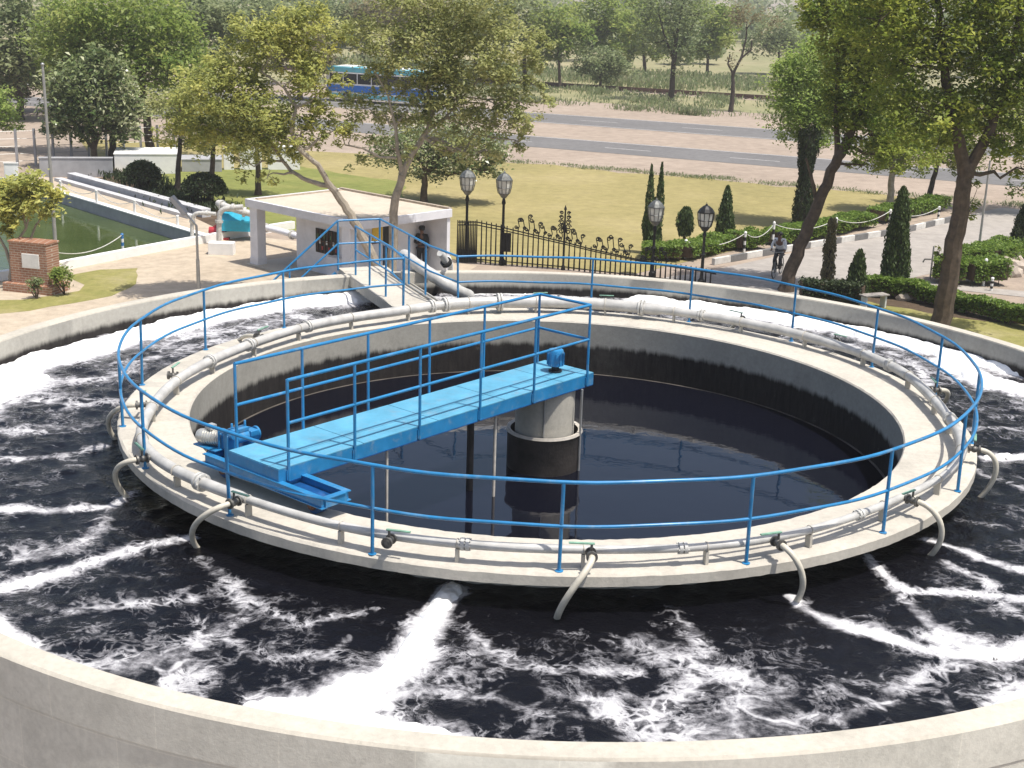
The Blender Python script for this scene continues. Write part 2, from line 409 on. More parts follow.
# ================================================================== CAMERA, SUN, SKY
cd = bpy.data.cameras.new('camera'); co = bpy.data.objects.new('camera', cd); COL.objects.link(co); SC.camera = co
fw = Vector((0, math.cos(PITCH), -math.sin(PITCH))); upv = Vector((0, math.sin(PITCH), math.cos(PITCH))); X = Vector((1,0,0))
c_, s_ = math.cos(ROLL), math.sin(ROLL)
rt = X*c_+upv*s_; uu = X*-s_+upv*c_
mw = Matrix((( rt.x, uu.x, -fw.x, CAM[0]), (rt.y, uu.y, -fw.y, CAM[1]), (rt.z, uu.z, -fw.z, CAM[2]), (0,0,0,1)))
co.matrix_world = mw; cd.sensor_width = 36; cd.lens = FPX/1024*36; cd.clip_end = 20000; cd.clip_start = .1
w = bpy.data.worlds.new('World'); SC.world = w; w.use_nodes = True
sk = w.node_tree.nodes.new('ShaderNodeTexSky'); sk.sky_type = 'NISHITA'; sk.sun_disc = False
sd = Vector((.34, -.20, 1)).normalized()
sk.sun_elevation = math.asin(sd.z); sk.sun_rotation = math.atan2(sd.x, sd.y); sk.dust_density = 3.0; sk.air_density = 1.0
bg = w.node_tree.nodes['Background']; w.node_tree.links.new(sk.outputs[0], bg.inputs[0]); bg.inputs[1].default_value = .125
sl = bpy.data.lights.new('sun', 'SUN'); so = bpy.data.objects.new('sun', sl); COL.objects.link(so)
sl.energy = 4.4; sl.angle = rad(.53); sl.color = (1.0, .955, .88)
so.rotation_euler = sd.to_track_quat('Z', 'Y').to_euler(); so.location = (20, -20, 60)
SC.view_settings.view_transform = 'Standard'; SC.view_settings.look = 'None'; SC.view_settings.exposure = .32; SC.view_settings.gamma = 1
SC.cycles.max_bounces = 6; SC.cycles.transparent_max_bounces = 8; SC.cycles.use_denoising = True

# ================================================================== GROUND
BIG = 2600
pool_poly = [(-13.4, 37.0), (-15.6, 33.6), (-17.6, 30.3), (-19.6, 27.6), (-34, 18.5), (-48, 40), (-27.2, 52.2)]
sheet('ground', [(-BIG,-BIG),(BIG,-BIG),(BIG,BIG),(-BIG,BIG)], 0, M['dirt'], holes=[pool_poly])
RD = Vector((.9135, -.4067)); RN = Vector((.4067, .9135))
def rp(s, t): v = RD*s+RN*t; return (v.x, v.y)
def strip(name, s0, s1, t0, t1, z, mat): return sheet(name, [rp(s0,t0), rp(s1,t0), rp(s1,t1), rp(s0,t1)], z, mat)
def wobble_poly(pts, step=1.5, amp=.3):
    out = []
    for i in range(len(pts)):
        p = Vector(pts[i][:2]); q = Vector(pts[(i+1) % len(pts)][:2]); k = max(1, int((q-p).length/step))
        for j in range(k): out.append(p.lerp(q, j/k)+Vector(rng.normal(size=2))*amp*(1 if j else .3))
    return out
g2 = lambda px, py: U(px, py, 0).xy
# yard, lawns
yard = [(-34, 12), (-10, 6), (-2, 33.5), (-7, 36.5), (-12.6, 38.6), (-13.2, 37.2), (-15.4, 33.8), (-17.4, 30.6), (-19.4, 27.9), (-34, 18.8)]
sheet('yard', yard, .004, M['sand'])
lawn = [(-2.6, 34.4), (4.2, 32.9), (9.5, 39.2), (15.5, 45.7), (21.6, 52.4)]
lawn += [rp(s, 60.4+.35*math.sin(s*.7)+.3*math.sin(s*1.9)) for s in np.arange(-2.5, -30, -1.2)]
lawn += [(-30, 72), (-24, 57), (-17.5, 49.2), (-13, 42.2), (-10, 38.6), (-7, 36.8)]
sheet('lawn', lawn, .008, M['lawn'])
sheet('green_lawn', wobble_poly([(-10.5, 39.3), (-17, 48.8), (-22, 56), (-14, 62), (-7, 56), (-6, 47)], 1.5, .4), .012, M['lawngreen'])
sheet('grass_patch', wobble_poly([g2(-40,318), g2(30,311), g2(70,304), g2(112,296), g2(136,284), g2(139,268), g2(100,270), g2(66,276), g2(84,285), g2(80,291), g2(20,300), g2(-40,300)], .6, .07), .008, M['mixedgrass'])
drive = [U(560,300).xy, (2.5, 30.2), (6.9, 33.6), (11.4, 38.4), (16.2, 43.8), (21.9, 49.6), (25.5, 53.5), (42, 47), (36, 42), (26.0, 42.8), (20, 38.0), (15.8, 34.3), (13.0, 31.4), (10.8, 29.2), (6, 24)]
sheet('driveway', drive, .006, M['drive'])
sheet('paving', wobble_poly([(4.5, 30.2), (6.9, 33.2), (8.0, 33.4), (9.6, 31.8), (10.6, 29.0), (8, 24), (4, 25)], .8, .12), .012, M['cobble'])
sheet('side_lawn', [(10.9, 29.1), (12.6, 30.6), (15, 29.0), (17.6, 27.4), (24, 24.5), (24, 8), (12, 8), (9, 20)], .010, M['mixedgrass'])
sheet('hedge_bed', wobble_poly([(11.6, 29.8), (13.6, 31.8), (17, 29.0), (24, 25.6), (24, 23.8), (16.6, 26.4), (14.2, 27.6)], .8, .1), .014, M['soil'])
sheet('garden_path', [(15.0, 33.4), (25.5, 29.2), (25.2, 28.2), (14.5, 32.4)], .014, M['drive'])
sheet('planting_bed', wobble_poly([(-16.8, 41.5), (-24.6, 52.8), (-22.4, 55), (-14.4, 45.5), (-12.0, 40.8), (-13.2, 39.4)], 1, .15), .016, M['soil'])
# dual carriageway
strip('near_carriageway', -160, 160, 69.0, 75.6, .012, M['asphalt'])
strip('far_carriageway', -160, 160, 85.6, 93.6, .012, M['asphalt'])
for nm, t in (('road_edge_line', 75.35), ('road_edge_line', 85.85), ('road_edge_line', 93.3)): strip(nm, -160, 160, t-.09, t+.09, .016, M['roadline'])
mb = MB()
for s in range(-80, 80, 9):
    for t in (71.9, 89.7):
        mb.add([(*rp(s,t-.07),.0165), (*rp(s+3.4,t-.07),.0165), (*rp(s+3.4,t+.07),.0165), (*rp(s,t+.07),.0165)], [(0,1,2,3)])
o = mb.build('road_markings', M['roadline'], smooth_=False); o['kind'] = 'structure'
strip('field', -400, 400, 108, 124, .008, M['field']); strip('far_field', -900, 900, 129, 900, .008, M['field'])
strip('track_bed', -300, 300, 123.4, 127.4, .012, M['gravel'])
tr = thing('railway_track', 'dark railway track running through the scrub beyond the far carriageway', 'railway track', (*rp(0,125.5), 0))
mb = MB()
for dt in (-.8, .8): mb.beam((*rp(-150,125.5+dt), .22), (*rp(150,125.5+dt), .22), .09, .30)
mb.build('steel_rail', M['rust'], tr)
mb = MB()
for s in np.arange(-60, 60, .75): mb.beam((*rp(s,124.3), .06), (*rp(s,126.7), .06), .25, .14)
mb.build('sleeper', M['barkdark'], tr, False)
# distant hills (very low) so the land does not end in a line
def hills():
    mb = MB(); n = 120; vs = []; fs = []
    for i in range(n+1):
        x = -2500+5000*i/n; h = 14+9*math.sin(i*.31)+6*math.sin(i*.83+1)
        vs += [(x, 1900, -1), (x, 2100, h), (x, 2450, -1)]
    for i in range(n): fs += [(i*3, i*3+3, i*3+4, i*3+1), (i*3+1, i*3+4, i*3+5, i*3+2)]
    mb.add(vs, fs); o = mb.build('hills', M['field']); o['kind'] = 'structure'
hills()

# ================================================================== THE AERATION TANK
Rin, Rout, Rw0, Rw1 = 5.085, 6.04, 9.255, 9.50
ZW, ZI = T-.45, T-.97
tank = thing('tank_wall', 'big round plastered concrete wall enclosing the foaming dark water', 'tank wall')
def ring_mesh(name, prof, mat, n=360, amp=0):
    mb = MB(); mb.ring(prof, n)
    if amp:
        v = np.array(mb.v); v += rng.normal(0, amp, v.shape)*np.array([1,1,.6]); mb.v = [tuple(x) for x in v]
    return mb
# face-wise materials: outside plaster, inside stained
mbw = MB(); n = 400
vs = []; fs = []
for j in range(n):
    a = 2*math.pi*j/n; ca, sa = math.cos(a), math.sin(a)
    wob = .012*math.sin(a*7)+.008*math.sin(a*19+1)
    for r, z in ((Rw1, 0), (Rw1, T-.42), (Rw1+.012, T-.425), (Rw1+.014, T-.025), (Rw1-.01+wob*.4, T), (Rw0+.012+wob*.4, T+.004), (Rw0-.004, T-.02), (Rw0, T-.6), (Rw0, T-3)):
        vs.append((r*ca, r*sa, z))
for j in range(n):
    for i in range(8):
        a = j*9+i; b2 = ((j+1) % n)*9+i; fs.append((a, b2, b2+1, a+1))
mbw.add(vs, fs); mbw.mi = [(0 if i < 3 else (1 if i < 6 else 2)) for j in range(n) for i in range(8)]
mbw.build('wall', [M['wall_out'], M['wall_top'], M['wall_in']], tank)
ringt = thing('clarifier_ring', 'round concrete clarifier ring with a flat walkway rim standing in the dark water', 'clarifier')
prof = [(Rin, T-.028), (Rin+.02, T-.004), (Rout-.03, T), (Rout, T-.025), (Rout+.004, T-.135), (Rout-.04, T-.155), (Rin+.32, T-.16), (Rin+.30, T-3)]
def swept(prof, n, jit):
    vs = []; fs = []; K = len(prof)
    for j in range(n):
        a = 2*math.pi*j/n; ca, sa = math.cos(a), math.sin(a)
        for i, (r, z) in enumerate(prof):
            k = jit if 0 < i < 6 else 0; vs.append(((r+rng.normal(0,k))*ca, (r+rng.normal(0,k))*sa, z+rng.normal(0, k*.7)))
    for j in range(n):
        for i in range(K-1): a = j*K+i; b2 = ((j+1) % n)*K+i; fs.append((a, b2, b2+1, a+1))
    return MB().add(vs, fs)
swept(prof, 400, .0028).build('walkway_rim', M['slab'], ringt)
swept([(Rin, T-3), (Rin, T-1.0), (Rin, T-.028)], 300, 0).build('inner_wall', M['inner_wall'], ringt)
mb = MB(); mb.ring([(Rin-.045, ZI-.03), (Rin-.005, ZI-.03), (Rin-.005, ZI+.004), (Rin-.045, ZI+.004)], 200); mb.build('weir_rim', M['weir'], ringt)
mb = MB(); mb.lathe([(Rin+.1, T-3), (0.01, T-3)], n=90, caps=False); mb.build('tank_bottom', M['black'], ringt)

# ---- foam layout: streaks seen in the channel, as polylines on the water
def az(px, py, z=T+.2): p = U(px, py, z); return math.atan2(p.y, p.x)
def W(px, py): p = U(px, py, ZW); return (p.x, p.y)
STREAKS = [   # points, half width m, strength
 ([(0,508),(60,510),(108,507),(132,492)], .11, .75), ([(0,588),(50,575),(110,556),(150,545),(188,537)], .14, .78), ([(120,495),(98,530),(70,550),(20,560)], .13, .55),
 ([(0,460),(60,455),(110,445)], .12, .5), ([(0,432),(60,428),(112,425)], .2, .5), ([(30,400),(80,405),(118,400)], .22, .42), ([(60,380),(110,378),(128,370)], .25, .4),
 ([(452,590),(440,606),(425,630),(412,655),(385,680),(352,702)], .20, 1.25), ([(360,690),(330,712)], .34, 1.3),
 ([(200,560),(235,585),(245,610),(200,640),(170,660),(120,672),(60,660),(20,650)], .13, .48), ([(120,668),(170,655),(190,670),(165,690)], .22, .55), ([(60,672),(110,690),(160,700),(200,706)], .12, .6),
 ([(30,600),(75,612),(130,605),(190,600)], .09, .38), ([(250,600),(300,625),(340,615),(390,610)], .08, .36), ([(200,620),(260,660),(330,655),(345,640)], .08, .36),
 ([(440,612),(480,640),(520,665),(580,672),(640,672)], .10, .42), ([(440,690),(500,700),(540,712),(610,716)], .10, .4), ([(470,655),(440,680),(470,705)], .08, .36),
 ([(640,640),(680,655),(720,672),(760,690),(740,720),(660,735)], .30, .50), ([(676,610),(700,650),(690,690),(640,720)], .16, .5), ([(600,700),(650,735),(720,740),(780,725)], .22, .5), ([(690,640),(650,600),(620,590)], .09, .36),
 ([(868,556),(885,575),(905,590),(940,592),(985,594),(1030,600)], .12, .78), ([(885,578),(910,605),(935,630),(955,650)], .10, .62), ([(790,597),(810,612),(840,625),(880,634),(920,648),(960,656),(1030,655)], .13, .9),
 ([(940,640),(985,652),(1030,650)], .24, .72), ([(975,655),(935,672),(890,690)], .13, .5), ([(925,540),(960,550),(1000,565),(1030,572)], .11, .75), ([(985,458),(1030,456)], .13, 1.0), ([(972,470),(1000,480),(1030,490)], .10, .5),
 ([(940,560),(985,580),(1010,610),(1030,620)], .09, .5), ([(960,520),(1030,530)], .10, .38), ([(890,700),(840,720),(800,715),(770,690)], .10, .45), ([(1030,690),(1010,705)], .2, .9),
 ([(960,430),(1000,428),(1030,432)], .09, .38), ([(890,352),(915,362),(930,385)], .14, .45), ([(730,320),(790,335),(850,345),(910,365)], .12, .42),
 # banks gathered along the outer wall
 ([(-30,392),(0,378),(40,362),(80,352),(130,338),(190,322),(240,313),(300,303),(370,297)], .42, 1.45), ([(-30,410),(0,395),(30,380)], .4, 1.2),
 ([(90,350),(150,345),(230,330),(300,318)], .28, .5), ([(130,365),(180,350),(250,338),(330,318)], .25, .36),
 ([(640,300),(700,308),(760,316),(830,328),(900,343),(960,357),(1030,374)], .33, 1.4), ([(470,292),(540,293),(600,294),(660,300)], .3, .75), ([(440,297),(520,300),(600,302),(700,315)], .3, .45),
 ([(950,362),(985,382),(1030,392)], .36, 1.2), ([(255,716),(300,722),(350,729),(400,737),(440,742)], .17, 1.4), ([(270,710),(330,712),(380,730)], .22, 1.3), ([(-10,622),(8,640),(25,650)], .14, 1.2), ([(1000,712),(1030,697)], .15, 1.3),
]
def foam_density(x, y):
    d = np.zeros(x.shape)
    for pts, hw, st in STREAKS:
        P = [np.array(W(*q)) for q in pts]; best = np.full(x.shape, 1e9)
        for a, b in zip(P[:-1], P[1:]):
            e = b-a; L2 = max(1e-9, (e*e).sum()); tt = np.clip(((x-a[0])*e[0]+(y-a[1])*e[1])/L2, 0, 1)
            best = np.minimum(best, np.hypot(x-a[0]-tt*e[0], y-a[1]-tt*e[1]))
        d = np.maximum(d, st*np.exp(-np.minimum((best/hw)**2*.8, 30)))
    return d
def waves(x, y, n, kmin, kmax, seed):
    r = np.random.default_rng(seed); h = np.zeros(x.shape)
    for i in range(n):
        k = math.exp(r.uniform(math.log(kmin), math.log(kmax))); a = r.uniform(0, 2*math.pi); p = r.uniform(0, 6.28)
        h += np.sin(k*(x*math.cos(a)+y*math.sin(a))+p+.9*np.sin(k*.43*(x*math.cos(a+1.3)+y*math.sin(a+1.3))+p*2))/(k/kmin)**.8
    return h/math.sqrt(n)
def polar(nr, na, r0, r1):
    r = np.linspace(r0, r1, nr); a = np.linspace(0, 2*np.pi, na, endpoint=False); A, R = np.meshgrid(a, r, indexing='ij')
    i = np.arange(na)[:,None]; j = np.arange(nr-1)[None,:]; i2 = (i+1) % na
    f = np.stack([i*nr+j, i2*nr+j+0*i, i2*nr+j+1, i*nr+j+1], -1).reshape(-1,4)[:, ::-1]
    return R*np.cos(A), R*np.sin(A), R, f
def grid_mesh(name, v, f, mat, attr=None):
    me = bpy.data.meshes.new(name); me.vertices.add(len(v)); me.vertices.foreach_set('co', v.astype(np.float32).ravel())
    me.loops.add(f.size); me.loops.foreach_set('vertex_index', f.astype(np.int32).ravel())
    me.polygons.add(len(f)); me.polygons.foreach_set('loop_start', np.arange(0, f.size, 4, dtype=np.int32))
    me.polygons.foreach_set('use_smooth', np.ones(len(f), dtype=bool))
    if attr is not None:
        at = me.attributes.new('foam', 'FLOAT', 'POINT'); at.data.foreach_set('value', attr.astype(np.float32).ravel())
    me.materials.append(mat); me.update(calc_edges=True)
    o = bpy.data.objects.new(name, me); COL.objects.link(o); return o
def water_material():
    m, nt, b = new_mat('dark aerated water')
    tc = nt.nodes.new('ShaderNodeTexCoord'); tc.name = 'TC'; obj = tc.outputs['Object']
    nz = nt.nodes.new('ShaderNodeTexNoise'); nz.inputs['Scale'].default_value = 1.6; nz.inputs['Detail'].default_value = 3; nt.links.new(obj, nz.inputs['Vector'])
    def warped(amount):
        sub = nt.nodes.new('ShaderNodeVectorMath'); sub.operation = 'SUBTRACT'; sub.inputs[1].default_value = (.5,.5,.5); nt.links.new(nz.outputs['Color'], sub.inputs[0])
        sc = nt.nodes.new('ShaderNodeVectorMath'); sc.operation = 'SCALE'; sc.inputs['Scale'].default_value = amount; nt.links.new(sub.outputs[0], sc.inputs[0])
        ad = nt.nodes.new('ShaderNodeVectorMath'); nt.links.new(obj, ad.inputs[0]); nt.links.new(sc.outputs[0], ad.inputs[1]); return ad.outputs[0]
    wv = warped(.62)
    def lace(scale, wid):
        v = nt.nodes.new('ShaderNodeTexVoronoi'); v.feature = 'DISTANCE_TO_EDGE'; v.inputs['Scale'].default_value = scale
        nt.links.new(wv, v.inputs['Vector']); return smooth(nt, v.outputs['Distance'], wid, 0.0)
    at = nt.nodes.new('ShaderNodeAttribute'); at.attribute_name = 'foam'; d = at.outputs['Fac']
    gate = smooth(nt, noise(nt, .95, 4, .6, obj), .36, .58)
    gate2 = smooth(nt, noise(nt, 1.9, 5, .65, wv), .36, .58)
    fine = noise(nt, 10, 10, .72, obj, .15)
    def ridge(scale, det, wid, wvec):
        n_ = noise(nt, scale, det, .62, wvec, .35); return smooth(nt, math_(nt, 'ABSOLUTE', math_(nt, 'SUBTRACT', n_, .5)), wid, 0.0)
    wv2 = warped(.5)
    r1 = math_(nt, 'MULTIPLY', ridge(.95, 7, .042, wv2), gate2); r2 = math_(nt, 'MULTIPLY', ridge(2.3, 7, .06, wv2), gate)
    l2 = math_(nt, 'MAXIMUM', math_(nt, 'MULTIPLY', lace(2.1, .13), gate2), math_(nt, 'MULTIPLY', lace(4.6, .17), math_(nt, 'MULTIPLY', gate, gate2)))
    lc = math_(nt, 'MAXIMUM', math_(nt, 'MAXIMUM', r1, math_(nt, 'MULTIPLY', r2, .85)), math_(nt, 'MULTIPLY', l2, .85))
    body = math_(nt, 'MULTIPLY', math_(nt, 'SUBTRACT', noise(nt, 2.6, 10, .72, wv2), .5), 1.15)
    v = math_(nt, 'ADD', d, math_(nt, 'MULTIPLY', lc, .52))
    v = math_(nt, 'ADD', v, body)
    v = math_(nt, 'ADD', v, math_(nt, 'MULTIPLY', math_(nt, 'SUBTRACT', fine, .5), .85))
    al = smooth(nt, v, .37, 1.04)
    b.inputs['Base Color'].default_value = (.0035, .0035, .0055, 1); b.inputs['Roughness'].default_value = .12; b.inputs['IOR'].default_value = 1.33; b.inputs['Specular IOR Level'].default_value = .38
    rip = math_(nt, 'ADD', noise(nt, 7, 6, .6, obj, .4), math_(nt, 'MULTIPLY', noise(nt, 28, 4, .6, obj), .35))
    bump(nt, b, rip, .55, .06)
    f = nt.nodes.new('ShaderNodeBsdfPrincipled'); f.inputs['Roughness'].default_value = .85; f.inputs['Specular IOR Level'].default_value = .2
    nt.links.new(ramp(nt, math_(nt, 'MULTIPLY', v, .60), [(.22, (.20, .195, .215)), (.5, (.42, .415, .435)), (.72, (.66, .655, .66)), (.92, (.86, .86, .855))]), f.inputs['Base Color'])
    bump(nt, f, math_(nt, 'ADD', fine, noise(nt, 30, 5, .7, obj)), .6, .05)
    ms = nt.nodes.new('ShaderNodeMixShader'); nt.links.new(al, ms.inputs[0]); nt.links.new(b.outputs[0], ms.inputs[1]); nt.links.new(f.outputs[0], ms.inputs[2])
    nt.links.new(ms.outputs[0], nt.nodes['Material Output'].inputs['Surface']); return m
def foam_material():
    m, nt, b = new_mat('thick foam'); b.inputs['Base Color'].default_value = (.90, .90, .89, 1); b.inputs['Roughness'].default_value = .9
    b.inputs['Specular IOR Level'].default_value = .15
    bump(nt, b, math_(nt, 'ADD', noise(nt, 9, 8, .7), math_(nt, 'MULTIPLY', noise(nt, 34, 5, .7), .5)), .5, .06); return m
NR, NA = 250, 1700
x, y, R, F = polar(NR, NA, Rin+.28, Rw0-.002)
d = foam_density(x, y)
d += .17*np.clip((R-6.3)/1.2, 0, 1)                  # lace thins by the ring: clear water, with rim shade painted in
d -= .22*np.clip((6.55-R)/.5, 0, 1)*(d < .7)
h = waves(x, y, 34, 2.2, 16, 3)
z = ZW+.020*h+.012*waves(x, y, 30, 10, 40, 4)
v = np.stack([x, y, z], -1).reshape(-1,3)
ow = grid_mesh('water', v, F, water_material(), d); ow['kind'] = 'structure'
# thick foam banks, heaped above the water
lump = waves(x, y, 40, 6, 34, 11)
th = d+.11*lump+.10*waves(x, y, 30, 20, 70, 12)
k = np.clip((th-1.02)/.4, 0, 1.15)
zf = np.where(th > 1.02, ZW+.02+.085*k**.8*(1+.16*lump), ZW-.05)
zf = np.where((th > .86) & (th <= 1.02), ZW-.03+.05*np.clip((th-.86)/.16, 0, 1), zf)
vf = np.stack([x, y, zf], -1).reshape(-1,3); keepv = (th > .82).reshape(-1); fk = keepv[F].all(1)
used = np.zeros(len(vf), bool); used[F[fk].ravel()] = True; remap = np.cumsum(used)-1
fo = grid_mesh('foam', vf[used], remap[F[fk]], foam_material()); tag(fo, 'white foam heaped along the tank wall and drifting in streaks on dark water', 'foam', kind='stuff')

# ---- still dark water inside the clarifier
def inner_water():
    m, nt, b = new_mat('still black water'); b.inputs['Base Color'].default_value = (.004, .0045, .009, 1); b.inputs['Roughness'].default_value = .035; b.inputs['IOR'].default_value = 1.45
    b.inputs['Specular IOR Level'].default_value = .5
    bump(nt, b, math_(nt, 'ADD', noise(nt, 1.3, 4, .5), math_(nt, 'MULTIPLY', noise(nt, 6, 4, .5), .18)), .10, .05)
    x, y, R, F = polar(40, 200, .01, Rin+.05)
    o = grid_mesh('still_water', np.stack([x, y, np.full(x.shape, ZI)], -1).reshape(-1,3), F, m); o['kind'] = 'structure'
inner_water()

# ---- centre pier and drum
pr = thing('centre_pier', 'round concrete pier in the middle of the still dark water', 'pier', (0,0,T-3))
mb = MB(); mb.lathe([(.435, T-2.9), (.435, T+.28), (.425, T+.285)], n=48); mb.build('column', M['pier'], pr)
mb = MB(); mb.lathe([(.50, T-1.9), (.50, T-.395), (.555, T-.38), (.565, T-.42), (.545, T-.46), (.545, T-1.35), (.47, T-1.37), (.47, T-1.9)], n=48, caps=False)
mb.mi = [1 if (i//48) in (1, 2) else 0 for i in range(len(mb.f))]; mb.build('inlet_drum', [M['drum'], M['rim']], pr)
mb = MB(); mb.cyl((-.02, -.452, T-.85), (-.02, -.452, T+.28), .014, n=8); mb.cyl((.52, -.22, T-1), (.52, -.22, T+.28), .018, n=8)
mb.build('conduit', M['steel'], pr)

# ---- scraper bridge
ua = rad(49.5); eu = Vector((math.cos(ua), math.sin(ua), 0)); en = Vector((-math.sin(ua), math.cos(ua), 0)); ez = Vector((0,0,1))
def S(s, l, z): return eu*s+en*l+ez*(T+z)
AX = (eu, en, ez)
br = thing('scraper_bridge', 'blue steel scraper bridge with handrails reaching from the ring to the centre pier', 'bridge', S(-5.3, 0, 0))
s0, s1, hw, zd = -5.38, .53, .46, .45
mb = MB()
for la, lb in ((-.46, -.295), (-.283, -.125), (-.113, .46)):
    cuts = [s0, -4.05, -2.75, -1.45, -.2, s1]
    for a, b_ in zip(cuts[:-1], cuts[1:]): mb.box(S((a+b_)/2, (la+lb)/2, zd-.006), (b_-a-.011, lb-la, .012), AX)
mb.build('deck', M['deck'], br)
mb = MB()
for l in (-.452, .452): mb.box(S((s0+s1)/2, l, zd-.10), (s1-s0, .016, .172), AX)
for s in (s0+.008, s1-.008): mb.box(S(s, 0, zd-.10), (.016, .888, .172), AX)
mb.box(S((s0+s1)/2, 0, zd-.035), (s1-s0-.05, .86, .02), AX); mb.build('side_beam', M['blue'], br)
mb = MB()
for l in (-.452, .452):
    mb.box(S((s0+s1)/2, l*.95, zd-.187), (s1-s0-.02, .07, .012), AX)
for s in np.arange(s0+.6, s1, .65): mb.box(S(s, 0, zd-.12), (.06, .85, .10), AX)
mb.build('joist', M['darkblue'], br)
ps = [-5.24, -4.21, -3.10, -1.96, -.85, .36]
for l, nm in ((-.475, 'near'), (.475, 'far')):
    hr = MB(); hr.tube([S(ps[0], l, 1.49), S(ps[-1], l, 1.49)], .021, 10)
    hro = hr.build('handrail', M['blue'], br)
    mr = MB(); mr.tube([S(ps[0], l, .98), S(ps[-1], l, .98)], .019, 10); mr.build('mid_rail', M['blue'], br)
    for s in ps:
        pb = MB(); pb.cyl(S(s, l, zd-.17), S(s, l, 1.50), .019, n=10); pb.box(S(s, l*.985, zd-.10), (.06, .02, .12), AX)
        pb.build('rail_post', M['blue'], br)
for z in (1.49, .98): hr = MB(); hr.tube([S(ps[-1], -.475, z), S(ps[-1], .475, z)], .020, 10); hr.build('end_rail', M['blue'], br)
# wheeled end carriage lying across the ring
mb = MB(); sc0, sc1 = -5.36, -5.00
for l0, l1 in ((-1.20, .92),):
    for s in (sc0, sc1): mb.box(S(s, (l0+l1)/2, .235), (.045, l1-l0, .11), AX)
    for l in (l0, -.40, .52, l1): mb.box(S((sc0+sc1)/2, l, .235), (sc1-sc0-.045, .05, .11), AX)
    for s in (sc0, sc1): mb.box(S(s, (l0+l1)/2, .288), (.085, l1-l0+.05, .012), AX)
    for l in (l0, -.40, .52, l1): mb.box(S((sc0+sc1)/2, l, .2895), (sc1-sc0-.085, .085, .010), AX)
    for s in (sc0, sc1): mb.box(S(s, (l0+l1)/2, .178), (.085, l1-l0+.05, .010), AX)
    mb.box(S((sc0+sc1)/2, -.02, .28), (.34, .86, .03), AX)
mb.build('end_carriage', M['blue'], br)
for l, q in ((-.80, .74), (.72, .34)): mb = MB(); mb.box(S((sc0+sc1)/2, l, .20), (sc1-sc0-.05, q, .008), AX); mb.build('carriage_floor', M['darkblue'], br)
for l in (-.92, .72):
    wb = MB(); wb.cyl(S(-5.26, l, .125), S(-5.14, l, .125), .122, n=24); wh = wb.build('wheel', M['darkblue'], br)
    hb = MB(); hb.cyl(S(-5.32, l, .125), S(-5.08, l, .125), .04, n=12); hb.cyl(S(-5.30, l, .125), S(-5.27, l, .125), .07, n=12); attach(hb.build('hub', M['rust'], None), wh)
# drive unit
mo = MB(); c0 = S(-5.24, 1.24, .42); c1 = S(-5.10, .92, .42)
dirm = (c1-c0).normalized()
mo.tube([c0, c0+dirm*.03, c0+dirm*.06, c1], [.07, .088, .092, .092], 20); 
for k in range(7): mo.cyl(c0+dirm*(.09+.034*k), c0+dirm*(.102+.034*k), .102, n=20)
mo.box(S(-5.16, 1.08, .55), (.1, .1, .06), AX); mo.build('drive_motor', M['motor'], br)
mb = MB(); mb.box(S(-5.08, .84, .41), (.18, .16, .18), AX); mb.cyl(S(-5.02, .80, .43), S(-4.78, .80, .43), .075, n=16); mb.box(S(-4.78, .80, .38), (.12, .19, .24), AX)
mb.cyl(S(-4.71, .80, .43), S(-4.68, .80, .43), .09, n=16); mb.box(S(-4.95, .82, .525), (.24, .12, .05), AX); mb.cyl(S(-5.1, .70, .5), S(-5.1, .95, .5), .05, n=12)
mb.box(S(-5.16, 1.06, .31), (.28, .42, .02), AX); mb.box(S(-4.9, .78, .30), (.5, .32, .03), AX)
for s in (-5.2, -5.0, -4.8): mb.cyl(S(s, .88, .3), S(s, .88, .6), .016, n=8)
mb.build('gearbox', M['blue'], br, bevel=.008)
# central drive motor on the deck
mb = MB(); cc = S(.14, -.05, 0)
mb.lathe([(.10, zd+.01), (.10, zd+.03), (.055, zd+.035), (.055, zd+.09)], (cc.x, cc.y, T), 20); mb.build('motor_base', M['black'], br)
mb = MB(); mb.lathe([(.085, zd+.09), (.115, zd+.10), (.118, zd+.30), (.105, zd+.335), (.05, zd+.35)], (cc.x, cc.y, T), 24)
for k in range(12):
    a = k*math.pi/6; mb.box((cc.x+.122*math.cos(a), cc.y+.122*math.sin(a), T+zd+.2), (.016, .012, .18), (Vector((math.cos(a), math.sin(a), 0)), Vector((-math.sin(a), math.cos(a), 0)), ez))
mb.build('centre_motor', M['blue'], br)
# rods hanging under the deck into the water
mb = MB()
for s, l, r in ((-1.42, .18, .05), (-1.55, .05, .045)): mb.cyl(S(s, l, zd-.19), S(s, l, -1.4), r, n=10)
mb.cyl(S(-1.42, .18, -.30), S(-1.55, .05, -.30), .03, n=8); mb.build('scraper_arm', M['drum'], br)
for s, l, r in ((-1.5, -.35, .022), (-3.6, -.40, .018)): mb = MB(); mb.cyl(S(s, l, zd-.19), S(s, l, -1.4), r, n=10); mb.build('hanging_rod', M['rim'], br)

